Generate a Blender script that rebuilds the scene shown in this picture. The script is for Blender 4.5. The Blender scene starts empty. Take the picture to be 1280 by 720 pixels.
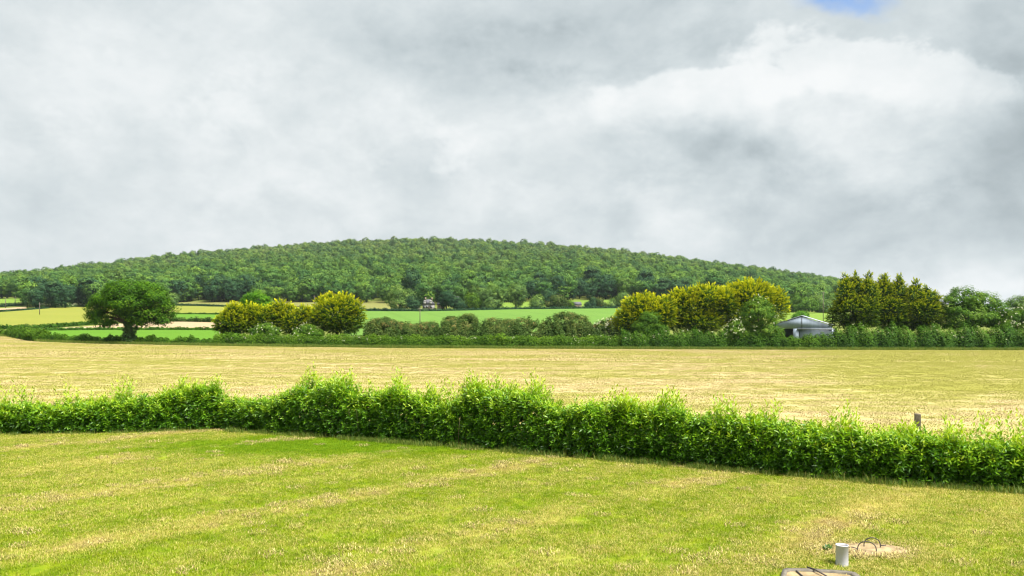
import bpy, math, random
import numpy as np

R = math.radians
scene = bpy.context.scene
COL = scene.collection
CAMZ, F, HOR = 4.0, 1000.0, 400.0          # eye height (upstairs window), focal length and eye level in photo pixels
rs = np.random.RandomState(7)

# ------------------------------------------------------------------ materials
def nt_new(name):
    m = bpy.data.materials.new(name); m.use_nodes = True
    t = m.node_tree; t.nodes.clear()
    return m, t

class N:
    """small node-tree writer"""
    def __init__(s, t): s.t = t
    def n(s, ty, **kw):
        a = s.t.nodes.new(ty)
        for k, v in kw.items(): setattr(a, k, v)
        return a
    def put(s, sock, v):
        if isinstance(v, bpy.types.NodeSocket): s.t.links.new(v, sock)
        elif isinstance(v, (tuple, list)) and len(v) == 3 and sock.type == 'RGBA': sock.default_value = (*v, 1)
        else: sock.default_value = v
    def math(s, op, a, b=0.0, c=None, clamp=False):
        m = s.n('ShaderNodeMath', operation=op, use_clamp=clamp)
        s.put(m.inputs[0], a); s.put(m.inputs[1], b)
        if c is not None: s.put(m.inputs[2], c)
        return m.outputs[0]
    def vmath(s, op, a, b=(0, 0, 0)):
        m = s.n('ShaderNodeVectorMath', operation=op)
        s.put(m.inputs[0], a); s.put(m.inputs[1], b)
        return m.outputs['Value'] if op in ('DOT_PRODUCT', 'LENGTH') else m.outputs['Vector']
    def noise(s, vec, scale, detail=4, rough=.55, dist=0.0, color=False):
        m = s.n('ShaderNodeTexNoise')
        s.put(m.inputs['Vector'], vec); s.put(m.inputs['Scale'], scale); s.put(m.inputs['Detail'], detail)
        s.put(m.inputs['Roughness'], rough); s.put(m.inputs['Distortion'], dist)
        return m.outputs['Color' if color else 'Fac']
    def mapr(s, v, a, b, c=0.0, d=1.0, smooth=False):
        m = s.n('ShaderNodeMapRange'); m.clamp = True
        if smooth: m.interpolation_type = 'SMOOTHSTEP'
        for i, x in enumerate((v, a, b, c, d)): s.put(m.inputs[i], x)
        return m.outputs[0]
    def mix(s, f, a, b, mode='MIX'):
        m = s.n('ShaderNodeMix', data_type='RGBA', blend_type=mode)
        s.put(m.inputs[0], f); s.put(m.inputs[6], a); s.put(m.inputs[7], b)
        return m.outputs[2]
    def ramp(s, f, stops):
        m = s.n('ShaderNodeValToRGB'); e = m.color_ramp.elements
        while len(e) < len(stops): e.new(.5)
        for i, (p, c) in enumerate(stops): e[i].position = p; e[i].color = (*c, 1)
        s.put(m.inputs[0], f); return m.outputs[0]
    def xyz(s, v):
        m = s.n('ShaderNodeSeparateXYZ'); s.put(m.inputs[0], v); return m.outputs
    def comb(s, x, y, z):
        m = s.n('ShaderNodeCombineXYZ')
        for i, v in enumerate((x, y, z)): s.put(m.inputs[i], v)
        return m.outputs[0]
    def attr(s, nm):
        m = s.n('ShaderNodeAttribute', attribute_name=nm); return m.outputs['Fac']
    def pos(s): return s.n('ShaderNodeNewGeometry').outputs['Position']
    def out(s, sh): s.t.links.new(sh, s.n('ShaderNodeOutputMaterial').inputs['Surface'])
    def bsdf(s, col, rough=.7, spec=.3, metal=0.0, bump=None, bstr=.3, bdist=.02):
        p = s.n('ShaderNodeBsdfPrincipled')
        s.put(p.inputs['Base Color'], col); s.put(p.inputs['Roughness'], rough)
        s.put(p.inputs['Specular IOR Level'], spec); s.put(p.inputs['Metallic'], metal)
        if bump is not None:
            b = s.n('ShaderNodeBump'); s.put(b.inputs['Height'], bump)
            b.inputs['Strength'].default_value = bstr; b.inputs['Distance'].default_value = bdist
            s.t.links.new(b.outputs[0], p.inputs['Normal'])
        return p.outputs[0]

def leaf_mat(name, stops, trans=.3, rough=.5, spec=.3, species=None, patch=0.0):
    """stops: colour ramp along the leaf's own tint; species: shifts colour from tree to tree by where the tree stands"""
    m, t = nt_new(name); g = N(t)
    c = g.ramp(g.attr('tint'), stops)
    if species:
        oi = g.n('ShaderNodeObjectInfo')
        loc = oi.outputs['Location']; rnd = oi.outputs['Random']
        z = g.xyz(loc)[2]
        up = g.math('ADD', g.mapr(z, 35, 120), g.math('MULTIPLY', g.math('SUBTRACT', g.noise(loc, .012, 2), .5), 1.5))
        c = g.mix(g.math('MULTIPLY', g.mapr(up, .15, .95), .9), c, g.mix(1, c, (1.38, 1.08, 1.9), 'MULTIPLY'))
        v = g.math('ADD', g.math('MULTIPLY', rnd, .5), g.math('MULTIPLY', g.noise(loc, .012, 3), .62))
        tone = g.ramp(v, species)
        c = g.mix(1, c, tone, 'MULTIPLY')
    if patch:
        k = g.noise(g.pos(), patch, 3)
        c = g.mix(1, c, g.ramp(k, [(.3, (.72, .74, .8)), (.5, (1, 1, 1)), (.72, (1.25, 1.1, .9))]), 'MULTIPLY')
    p = g.bsdf(c, rough, spec)
    if trans:
        tr = g.n('ShaderNodeBsdfTranslucent'); g.put(tr.inputs[0], g.mix(1, c, (1.35, 1.3, .6), 'MULTIPLY'))
        ms = g.n('ShaderNodeMixShader'); ms.inputs[0].default_value = trans
        t.links.new(p, ms.inputs[1]); t.links.new(tr.outputs[0], ms.inputs[2]); p = ms.outputs[0]
    g.out(p); return m

def plain(name, col, rough=.7, spec=.3, metal=0.0, var=.25, scale=3.0, bump=.2):
    m, t = nt_new(name); g = N(t)
    tc = g.n('ShaderNodeTexCoord').outputs['Object']
    k = g.noise(tc, scale, 6, .6)
    lo = tuple(max(0, x * (1 - var)) for x in col); hi = tuple(min(1, x * (1 + var)) for x in col)
    g.out(g.bsdf(g.ramp(k, [(.3, lo), (.7, hi)]), rough, spec, metal, k, bump)); return m

M = {}
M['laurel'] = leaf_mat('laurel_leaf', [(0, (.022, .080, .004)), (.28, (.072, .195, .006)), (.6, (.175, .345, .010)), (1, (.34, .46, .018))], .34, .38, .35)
M['laurel_stem'] = plain('laurel_stem', (.10, .085, .04), .8)
M['oak'] = leaf_mat('oak_leaf', [(0, (.016, .050, .004)), (.5, (.042, .118, .006)), (1, (.105, .215, .009))], .28, .6, .06)
M['ivy'] = leaf_mat('ivy_leaf', [(0, (.016, .050, .010)), (1, (.050, .12, .018))], .15, .45, .3)
M['ash'] = leaf_mat('broadleaf', [(0, (.024, .072, .007)), (.5, (.062, .142, .011)), (1, (.15, .25, .028))], .28, .55, .06)
M['fresh'] = leaf_mat('fresh_leaf', [(0, (.030, .10, .006)), (.5, (.065, .18, .009)), (1, (.13, .27, .012))], .28, .55, .06)
M['far'] = leaf_mat('far_leaf', [(0, (.036, .088, .018)), (.5, (.080, .165, .026)), (1, (.17, .27, .042))], .22, .6, .2, patch=.05)
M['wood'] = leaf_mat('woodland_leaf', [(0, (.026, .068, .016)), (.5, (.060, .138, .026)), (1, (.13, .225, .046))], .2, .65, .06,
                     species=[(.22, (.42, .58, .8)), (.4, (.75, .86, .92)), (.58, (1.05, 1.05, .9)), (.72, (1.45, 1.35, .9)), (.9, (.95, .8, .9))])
M['darkwood'] = leaf_mat('dark_leaf', [(0, (.012, .040, .018)), (.5, (.024, .068, .028)), (1, (.055, .115, .036))], .15, .65, .06)
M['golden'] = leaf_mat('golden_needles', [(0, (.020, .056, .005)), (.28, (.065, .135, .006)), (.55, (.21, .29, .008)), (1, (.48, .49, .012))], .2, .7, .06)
M['conifer'] = leaf_mat('conifer_needles', [(0, (.012, .040, .005)), (.35, (.040, .092, .006)), (.7, (.15, .235, .012)), (1, (.38, .42, .020))], .18, .7, .06)
M['thorn'] = leaf_mat('hawthorn_leaf', [(0, (.018, .046, .008)), (.5, (.046, .088, .016)), (.85, (.105, .135, .030)), (1, (.20, .16, .05))], .2, .65, .06)
M['hedge'] = leaf_mat('hedge_leaf', [(0, (.022, .062, .006)), (.5, (.068, .15, .010)), (1, (.16, .27, .018))], .25, .6, .06)
M['bank'] = leaf_mat('bramble_leaf', [(0, (.016, .050, .005)), (.5, (.042, .112, .008)), (1, (.10, .20, .014))], .22, .5, .06)
M['weed'] = leaf_mat('dock_leaf', [(0, (.03, .09, .01)), (1, (.06, .17, .015))], .2, .45, .4)
M['blossom'] = leaf_mat('white_blossom', [(0, (.38, .42, .24)), (1, (.58, .59, .44))], .2, .8, .1)
M['bark'] = plain('bark', (.045, .038, .026), .9, .2, var=.4, scale=2.5, bump=.6)
M['timber'] = plain('weathered_timber', (.10, .082, .055), .85, .2, var=.35, scale=14, bump=.5)
M['pole'] = plain('pole_timber', (.11, .09, .07), .9)
M['slate'] = plain('slate', (.09, .09, .10), .7, .3, scale=1.5)
M['render'] = plain('white_render', (.27, .265, .25), .8, .2, var=.08)
M['stonework'] = plain('stonework', (.24, .20, .13), .9, .2, scale=1.2)
M['glass'] = plain('window_glass', (.02, .025, .03), .08, .5, var=.1)
M['plastic'] = plain('white_plastic', (.46, .45, .48), .45, .4, var=.06, scale=6, bump=.05)
M['concrete'] = plain('dusty_concrete', (.28, .21, .115), .95, .15, var=.4, scale=5, bump=.5)
M['soil'] = plain('dry_soil', (.34, .25, .14), 1, .1, var=.35, scale=8, bump=.8)
M['steel'] = plain('rusty_steel', (.06, .05, .042), .7, .4, var=.3)
M['rim'] = plain('grey_rim', (.13, .115, .09), .8, .3, var=.3, scale=12)
M['dark'] = plain('barn_interior', (.035, .035, .035), .9)

def corrugated(name, col):
    m, t = nt_new(name); g = N(t)
    p = g.n('ShaderNodeTexCoord').outputs['Object']
    x = g.xyz(p)[0]
    rib = g.math('SINE', g.math('MULTIPLY', x, 2 * math.pi / .22))
    k = g.noise(g.vmath('MULTIPLY', p, (1.2, 1, .35)), 1.3, 6, .65)
    c = g.ramp(k, [(.28, tuple(v * .78 for v in col)), (.55, col), (.8, tuple(v * 1.15 for v in col))])
    sheet = g.math('FLOOR', g.math('DIVIDE', x, 1.0))
    wn = g.n('ShaderNodeTexWhiteNoise', noise_dimensions='1D'); g.put(wn.inputs['W'], sheet)
    c = g.mix(1, c, g.ramp(wn.outputs[0], [(0, (.9, .9, .9)), (1, (1.06, 1.06, 1.06))]), 'MULTIPLY')
    g.out(g.bsdf(c, .55, .3, 0, rib, .2, .02)); return m
M['cladding'] = corrugated('grey_cladding', (.29, .35, .43))
M['roofsheet'] = corrugated('roof_sheet', (.30, .33, .36))

# ------------------------------------------------------------------ mesh helpers
class MB:
    def __init__(s): s.V = []; s.F = []; s.T = []; s.n = 0
    def add(s, V, F_, tint=None):
        V = np.asarray(V, float).reshape(-1, 3)
        for f in (F_ if isinstance(F_, list) else [F_]):
            f = np.asarray(f, int)
            if f.size: s.F.append(f + s.n)
        s.V.append(V)
        s.T.append(np.full(len(V), .5) if tint is None else np.broadcast_to(np.asarray(tint, float), (len(V),)))
        s.n += len(V); return s
    def build(s, name, mat, parent=None, loc=(0, 0, 0), origin=None, smooth=False):
        me = bpy.data.meshes.new(name)
        V = np.concatenate(s.V) if s.V else np.zeros((0, 3))
        if origin is not None: V = V - np.asarray(origin)
        flat = np.concatenate([f.ravel() for f in s.F]); tot = np.concatenate([np.full(len(f), f.shape[1]) for f in s.F])
        me.vertices.add(len(V)); me.vertices.foreach_set('co', V.astype(np.float32).ravel())
        me.loops.add(len(flat)); me.loops.foreach_set('vertex_index', flat.astype(np.int32))
        me.polygons.add(len(tot)); me.polygons.foreach_set('loop_start', np.concatenate([[0], np.cumsum(tot)[:-1]]).astype(np.int32))
        me.polygons.foreach_set('loop_total', tot.astype(np.int32))
        if smooth: me.polygons.foreach_set('use_smooth', np.ones(len(tot), bool))
        me.update(calc_edges=True); me.validate()
        a = me.attributes.new('tint', 'FLOAT', 'POINT'); a.data.foreach_set('value', np.concatenate(s.T).astype(np.float32))
        for x in (mat if isinstance(mat, list) else [mat]): me.materials.append(x)
        o = bpy.data.objects.new(name, me); COL.objects.link(o)
        if parent is not None: o.parent = parent
        o.location = loc
        return o

def tag(o, label=None, cat=None, group=None, kind=None):
    if label: o['label'] = label
    if cat: o['category'] = cat
    if group: o['group'] = group
    if kind: o['kind'] = kind
    return o
def empty(name, loc, rz=0.0):
    o = bpy.data.objects.new(name, None); COL.objects.link(o); o.location = loc; o.rotation_euler = (0, 0, rz); o.empty_display_size = .3
    return o

def box(cx, cy, z0, sx, sy, sz):
    x, y = sx / 2, sy / 2
    V = [(cx + a * x, cy + b * y, z0 + c * sz) for c in (0, 1) for a, b in ((-1, -1), (1, -1), (1, 1), (-1, 1))]
    return V, np.array([(0, 3, 2, 1), (4, 5, 6, 7), (0, 1, 5, 4), (1, 2, 6, 5), (2, 3, 7, 6), (3, 0, 4, 7)])
def norm(v): return v / np.maximum(np.linalg.norm(v, axis=-1, keepdims=True), 1e-9)
def tube(pts, rad, sides=8):
    pts = np.asarray(pts, float); n = len(pts)
    rad = np.broadcast_to(np.asarray(rad, float), (n,))
    d = norm(np.gradient(pts, axis=0))
    ref = np.where(np.abs(d[:, 2:3]) > .9, [[1., 0, 0]], [[0., 0, 1]])
    a = norm(np.cross(d, ref)); 
    for i in range(1, n):
        a[i] = a[i - 1] - d[i] * (a[i - 1] @ d[i]); a[i] /= max(np.linalg.norm(a[i]), 1e-9)
    b = np.cross(d, a)
    th = np.arange(sides) * 2 * math.pi / sides
    V = (pts[:, None] + rad[:, None, None] * (np.cos(th)[None, :, None] * a[:, None] + np.sin(th)[None, :, None] * b[:, None])).reshape(-1, 3)
    i, j = np.meshgrid(np.arange(n - 1), np.arange(sides), indexing='ij'); jn = (j + 1) % sides
    q = np.stack([i * sides + j, i * sides + jn, (i + 1) * sides + jn, (i + 1) * sides + j], -1).reshape(-1, 4)
    return V, [q, np.arange(sides)[::-1][None, :], (np.arange(sides) + (n - 1) * sides)[None, :]]

def cards(P, axis, side, L, W, bend=.12):
    """leaf-shaped quads: base, right, tip, left; slightly folded"""
    L = np.broadcast_to(L, (len(P),))[:, None]; W = np.broadcast_to(W, (len(P),))[:, None]
    nrm = np.cross(axis, side)
    V = np.stack([P - axis * L / 2, P + side * W / 2 + nrm * W * bend, P + axis * L / 2, P - side * W / 2 + nrm * W * bend], 1).reshape(-1, 3)
    return V, np.arange(len(P) * 4).reshape(-1, 4)
def randdir(r, n):
    return norm(r.normal(size=(n, 3)))
def perp(r, nrm):
    return norm(np.cross(nrm, randdir(r, len(nrm))))

# ------------------------------------------------------------------ terrain
PX = np.array([-900, -300, 0, 160, 300, 480, 640, 770, 1000, 1130, 1280, 1900.])
DD = np.array([30, 90, 150, 200, 300, 450, 600, 800, 1050, 1350, 1800, 3500, 7000.])
TAB = {  # eye-level rows (photo pixels) where the ground lies, by distance
    150: [428, 428, 428, 431, 433, 435, 436, 436.5, 437.5, 437.7, 438, 438],
    200: [418, 418, 418, 421, 422, 421, 421, 421, 424, 425, 426, 428],
    300: [403, 402, 402, 405, 405, 405, 405, 405, 408, 410, 412, 416],
    450: [390, 388, 388, 390, 390, 388, 387, 387, 394, 399, 402, 408],
    600: [380, 377, 375.5, 381, 379, 379, 377, 376, 387, 393, 396, 404],
    800: [376, 369, 366, 363, 355, 353, 353, 356, 375, 386, 396, 402],
    1050: [376, 366, 359, 345, 334, 327, 327, 333, 357, 379, 396, 402],
    1350: [380, 366, 353, 333, 318, 305, 307.5, 320, 350, 371, 395, 401],
    1800: [386, 374, 362, 348, 338, 332, 334, 345, 366, 381, 395, 401]}
ZT = np.zeros((len(DD), len(PX)))
for i, d in enumerate(DD):
    if int(d) in TAB: ZT[i] = CAMZ + (HOR - np.array(TAB[int(d)])) / F * d
    elif d == 90: pass
    elif d == 3500: ZT[i] = 0
    elif d == 7000: ZT[i] = -15
i150 = list(DD).index(150)
ZT[1] = ZT[i150] * .45
def H(x, y):
    x = np.asarray(x, float); y = np.asarray(y, float)
    d = np.maximum(y, 30.0); u = 640 + 1000 * x / d
    out = 0
    for off in (-70, -35, 0, 35, 70):
        uu = np.clip(u + off, PX[0], PX[-1])
        j = np.clip(np.searchsorted(PX, uu, 'right') - 1, 0, len(PX) - 2); fu = (uu - PX[j]) / (PX[j + 1] - PX[j])
        for kd in (.97, 1.03):
            dd = np.clip(d * kd, DD[0], DD[-1])
            i = np.clip(np.searchsorted(DD, dd, 'right') - 1, 0, len(DD) - 2); fd = (dd - DD[i]) / (DD[i + 1] - DD[i])
            out = out + (ZT[i, j] * (1 - fu) + ZT[i, j + 1] * fu) * (1 - fd) + (ZT[i + 1, j] * (1 - fu) + ZT[i + 1, j + 1] * fu) * fd
    return np.where(y < 31, 0.0, out / 10)
_ds = np.concatenate([np.arange(20, 200, .5), np.arange(200, 1340, 2)])
def dist_at(px, py):
    """distance of the ground seen at a photo pixel (survey of the fields)"""
    x = (px - 640) / F * _ds
    rows = HOR + (CAMZ - H(x, _ds)) / _ds * F
    k = np.where(rows <= py)[0]
    return float(_ds[k[0]]) if len(k) else 1340.
def W(px, py, d): return np.array([(px - 640) / F * d, d, CAMZ + (HOR - py) / F * d])
def G(px, d):
    x = (px - 640) / F * d; return np.array([x, d, float(H(x, d))])

def grid_obj(name, X, Y, Z, mat):
    ny, nx = X.shape
    V = np.stack([X, Y, Z], -1).reshape(-1, 3)
    i, j = np.meshgrid(np.arange(ny - 1), np.arange(nx - 1), indexing='ij')
    q = np.stack([i * nx + j, i * nx + j + 1, (i + 1) * nx + j + 1, (i + 1) * nx + j], -1).reshape(-1, 4)
    return MB().add(V, q).build(name, mat, smooth=True)

def field_mat(name, a, b, c=None, sc=.05, stripe=0.0):
    m, t = nt_new(name); g = N(t); p = g.pos()
    k = g.noise(p, sc, 5, .6); k2 = g.noise(g.vmath('MULTIPLY', p, (.6, 1.6, 1)), .6, 4, .7)
    col = g.mix(g.mapr(k, .3, .7), a, b)
    col = g.mix(g.math('MULTIPLY', g.mapr(k2, .45, .8), .6), col, c or tuple(v * .7 for v in a))
    if stripe:
        x = g.xyz(p)[0]
        w = g.math('SINE', g.math('MULTIPLY', g.math('ADD', x, g.math('MULTIPLY', g.xyz(p)[1], .25)), stripe))
        col = g.mix(g.math('MULTIPLY', g.mapr(w, .75, 1), .25), col, tuple(v * .72 for v in a))
    g.out(g.bsdf(col, .9, .1, 0, k2, .6, .4)); return m
M['pasture'] = field_mat('pasture', (.10, .135, .022), (.14, .165, .03))
M['golden_field'] = field_mat('golden_field', (.165, .185, .026), (.20, .205, .034), (.14, .165, .022), sc=.02)
M['green_field'] = field_mat('green_field', (.088, .175, .026), (.105, .195, .032), (.078, .155, .022), sc=.015, stripe=.35)
M['bright_field'] = field_mat('bright_field', (.068, .165, .010), (.085, .185, .012), (.06, .14, .010), sc=.03)
M['bare_field'] = field_mat('bare_field', (.31, .23, .13), (.36, .275, .17), sc=.05)
M['olive_field'] = field_mat('olive_field', (.145, .155, .04), (.19, .185, .055), sc=.03)
M['lime_field'] = field_mat('lime_field', (.115, .19, .022), (.14, .215, .03), sc=.03)

ys = np.concatenate([np.linspace(-300, 20, 12)[:-1], np.linspace(20, 200, 100)[:-1], np.geomspace(200, 1900, 130)[:-1], np.geomspace(1900, 9000, 12)])
tt = np.linspace(-1, 1, 321); xs = np.sinh(tt * 4.6) / np.sinh(4.6) * 7000
X, Y = np.meshgrid(xs, ys)
tag(grid_obj('ground', X, Y, H(X, Y) - np.where(Y < 130, .05, np.clip((Y - 130) / 200, 0, 1) * .15 + .05), M['pasture']), kind='structure')

def field(name, mat, pxs, top, bot, lift=.1, nu=40, nv=24):
    P = np.linspace(pxs[0], pxs[-1], nu); T = np.interp(P, pxs, top); B = np.interp(P, pxs, bot)
    d0 = np.array([dist_at(p, b) for p, b in zip(P, B)]); d1 = np.array([dist_at(p, t_) for p, t_ in zip(P, T)])
    v = np.linspace(0, 1, nv)[:, None]
    D = d0 * (1 - v) + d1 * v; Xx = (P - 640) / F * D
    return tag(grid_obj(name, Xx, D, H(Xx, D) + lift, M[mat]), kind='structure')
field('golden_field', 'golden_field', [-260, 0, 60, 105, 215, 300], [391, 390.5, 385, 383.5, 382.5, 384], [411, 409.5, 407.5, 403, 393, 391])
field('green_field', 'bright_field', [216, 245, 300], [393, 393, 394], [400, 400, 400])
field('bare_field', 'bare_field', [40, 110, 170, 215, 300], [412.5, 408.5, 403.5, 402.5, 404], [414, 412, 411.5, 411.5, 411.5], .14)
field('green_meadow', 'bright_field', [45, 120, 300], [414, 413, 413], [426, 427, 428], .1)
field('large_green_field', 'green_field', [430, 525, 640, 770, 830], [389, 389.5, 386.5, 385.5, 385.5], [420, 419, 419, 419, 419])
field('lime_field', 'lime_field', [960, 1060], [391, 390.5], [402, 402], .1)
field('sloping_field', 'olive_field', [216, 300, 400, 500], [377.6, 377, 376.8, 377], [381.5, 382, 384, 388], .2)
field('upper_field', 'lime_field', [-260, 0, 32], [377, 374, 372.5], [381, 380, 378], .2)
field('stubble_strip', 'bare_field', [-260, 0, 33], [386, 386, 384], [388.5, 388, 386], .2)
field('meadow_slope', 'lime_field', [590, 680, 780], [380, 376.5, 374.5], [386, 385, 384.5], .12)

# ------------------------------------------------------------------ lawn and mown field
C0 = np.array([-10.5, 29.5])                       # corner where the two laurel hedges meet
RP = np.array([[-10.2, 29.3], [-6.07, 27.6], [0, 24.7], [4.9, 22.2], [9.2, 20.0], [12.1, 18.9], [17, 16.9], [24, 14.2]])
LP = np.array([[-34, 28.2], [-26, 28.0], [-17.9, 28.3], [-14.2, 28.7], [-10.9, 29.5]])
def edge_y(x):
    return np.where(x < -10.5, np.interp(x, LP[:, 0], LP[:, 1]), np.interp(x, RP[:, 0], RP[:, 1]))

def lawn_fields(g):
    p = g.pos(); x, y, z = g.xyz(p)
    wob = g.math('MULTIPLY', g.math('SUBTRACT', g.noise(p, .35, 3), .5), 1.6)
    s = g.math('ADD', g.math('MULTIPLY', g.math('SUBTRACT', x, g.math('MULTIPLY', y, 1.03)), .707), wob)
    ph = g.math('SUBTRACT', g.math('FRACT', g.math('DIVIDE', g.math('ADD', s, 40.25), 4.45)), .5)     # 0 on a dry track
    band = g.mapr(g.math('ABSOLUTE', ph), .03, .2, 1, 0, True)
    brk = g.mapr(g.noise(p, .22, 3), .4, .62)
    ph2 = g.math('ABSOLUTE', g.math('SUBTRACT', g.math('FRACT', g.math('DIVIDE', g.math('ADD', s, 41.4), 2.22)), .5))
    fine = g.mapr(ph2, .05, .4, 1, 0, True)
    big = g.noise(p, .12, 3)
    nearc = g.mapr(g.math('ADD', g.vmath('LENGTH', g.vmath('MULTIPLY', g.vmath('SUBTRACT', p, (-6.2, 25.4, 0)), (.17, .5, 0))), g.math('MULTIPLY', g.math('SUBTRACT', g.noise(p, .9, 4), .5), 1.2)), .1, 1.5, 1, 0, True)
    nearr = g.mapr(x, 2, 10, 0, .16)
    dry = g.math('ADD', g.math('MULTIPLY', g.math('MULTIPLY', band, brk), .40), g.math('MULTIPLY', g.mapr(big, .3, .7), .34))
    dry = g.math('ADD', dry, g.math('MULTIPLY', fine, .12))
    dry = g.math('ADD', dry, nearr)
    dry = g.math('ADD', dry, g.math('MULTIPLY', g.math('SUBTRACT', g.noise(p, 1.6, 4, .65), .5), .75))
    dry = g.math('SUBTRACT', dry, g.math('MULTIPLY', nearc, .5))
    bare = g.math('MULTIPLY', g.mapr(g.math('ADD', g.math('MULTIPLY', g.math('MULTIPLY', band, brk), .6), g.math('MULTIPLY', g.noise(p, 2.6, 4, .7), .8)), .84, 1.05), .7)
    return p, dry, bare, nearc
def lawn_mat(name, blade):
    m, t = nt_new(name); g = N(t)
    p, dry, bare, nearc = lawn_fields(g)
    k = g.noise(p, 3.0, 3)
    green = g.mix(g.mapr(k, .35, .65), (.145, .232, .006), (.235, .30, .010))
    green = g.mix(g.math('MULTIPLY', nearc, .55), green, (.11, .235, .006))
    straw = g.mix(g.mapr(g.noise(p, 7, 2), .4, .6), (.40, .34, .085), (.54, .47, .15))
    soil = (.30, .20, .10)
    if blade:
        tn = g.attr('tint')
        f = g.mapr(g.math('SUBTRACT', dry, tn), -.12, .12)
        c = g.mix(f, g.mix(g.math('FRACT', g.math('MULTIPLY', tn, 7.3)), g.mix(1, green, (.75, .8, .75), 'MULTIPLY'), g.mix(1, green, (1.25, 1.2, 1.1), 'MULTIPLY')), straw)
        c = g.mix(g.math('MULTIPLY', bare, .6), c, (.36, .25, .12))
        pr = g.bsdf(c, .6, .08)
        tr = g.n('ShaderNodeBsdfTranslucent'); g.put(tr.inputs[0], c)
        ms = g.n('ShaderNodeMixShader'); ms.inputs[0].default_value = .35
        t.links.new(pr, ms.inputs[1]); t.links.new(tr.outputs[0], ms.inputs[2]); g.out(ms.outputs[0])
    else:
        c = g.mix(g.mapr(dry, .1, .9), green, straw)
        c = g.mix(1, c, (.8, .78, .7), 'MULTIPLY')
        c = g.mix(bare, c, soil)
        g.out(g.bsdf(c, .95, .1, 0, g.noise(p, 30, 5, .7), .8, .03))
    return m
M['lawn'] = lawn_mat('lawn', False); M['blade'] = lawn_mat('grass_blade', True)

def hay_mat(name, blade):
    m, t = nt_new(name); g = N(t); p = g.pos(); x, y, z = g.xyz(p)
    sw = g.noise(g.vmath('MULTIPLY', p, (.05, .55, 1)), 1, 4, .6, .6)              # swath rows lying across the view
    big = g.noise(p, .045, 3); md = g.noise(g.vmath('MULTIPLY', p, (.6, 1.1, 1)), .8, 5, .7)
    right = g.math('MULTIPLY', g.mapr(g.math('DIVIDE', x, g.math('MAXIMUM', y, 10)), .33, .5, 0, 1, True), g.mapr(y, 36, 48, .2, 1))
    row = g.math('SINE', g.math('MULTIPLY', g.math('SUBTRACT', x, g.math('MULTIPLY', y, .56)), 2 * math.pi / 9))
    gr = g.math('ADD', g.math('MULTIPLY', g.mapr(big, .38, .64), .5), g.math('MULTIPLY', g.mapr(sw, .45, .60), .5))
    gr = g.math('SUBTRACT', g.math('ADD', gr, g.math('MULTIPLY', right, .42)), .16)
    gr = g.math('ADD', gr, g.math('MULTIPLY', g.math('SUBTRACT', md, .5), .9))
    gr = g.math('ADD', gr, g.math('MULTIPLY', g.mapr(row, .7, 1), -.15))
    ej = g.math('SUBTRACT', y, g.math('ADD', g.math('MULTIPLY', x, -.47), 24.7))
    marg = g.mapr(g.math('ADD', ej, g.math('MULTIPLY', g.noise(p, .5, 3), 3)), 3.0, 4.6, 1, 0)
    straw = g.mix(g.mapr(g.noise(p, 1.7, 4, .7), .35, .65), (.325, .262, .118), (.405, .335, .165))
    green = g.mix(md, (.215, .215, .036), (.265, .25, .055))
    if blade:
        tn = g.attr('tint')
        f = g.mapr(g.math('SUBTRACT', gr, tn), -.15, .15)
        straw = g.mix(tn, g.mix(1, straw, (.93, .91, .88), 'MULTIPLY'), straw)
        c = g.mix(f, straw, green)
        c = g.mix(marg, c, (.17, .25, .03))
        g.out(g.bsdf(c, .8, .15))
    else:
        c = g.mix(g.mapr(gr, 0, .9), straw, green)
        c = g.mix(marg, c, (.14, .20, .03))
        g.out(g.bsdf(c, .95, .1, 0, g.math('ADD', md, g.noise(p, 6, 4, .7)), .6, .06))
    return m
M['hay'] = hay_mat('mown_field', False); M['stubble'] = hay_mat('hay_stalk', True)

# lawn sheet up to the hedge line, mown field sheet from the hedge line to the far field hedge
xl = np.linspace(-34, 24, 90); v = np.linspace(0, 1, 40)[:, None]
E = edge_y(xl)
tag(grid_obj('lawn', np.broadcast_to(xl, (40, 90)), -4 + (E + 4) * v, np.zeros((40, 90)), M['lawn']), kind='structure')
# far border of the mown field in survey pixels
FB = np.array([[-900, 419.5], [0, 420.5], [16, 421], [30, 424], [48, 427.3], [120, 430], [300, 433], [480, 435], [640, 436], [1000, 437.5], [1280, 438], [1900, 438]])
us = np.unique(np.concatenate([np.linspace(-400, 1700, 120), FB[1:7, 0]]))
dfar = np.array([dist_at(u, np.interp(u, FB[:, 0], FB[:, 1])) for u in us])
def far_d(px): return float(np.interp(px, us, dfar))
# near border: the hedge line along each ray
def ray_hedge(u):
    k = (u - 640) / F; d = np.linspace(6, 60, 2000); i = np.where(d - edge_y(k * d) > 0)[0]
    return float(d[i[0]])
dn = np.array([ray_hedge(u) for u in us]) + .02
v = np.linspace(0, 1, 70)[:, None] ** 1.4
D = dn * (1 - v) + dfar * v; Xh = (us - 640) / F * D
tag(grid_obj('mown_field', Xh, D, H(Xh, D) + .006, M['hay']), kind='structure')

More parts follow.
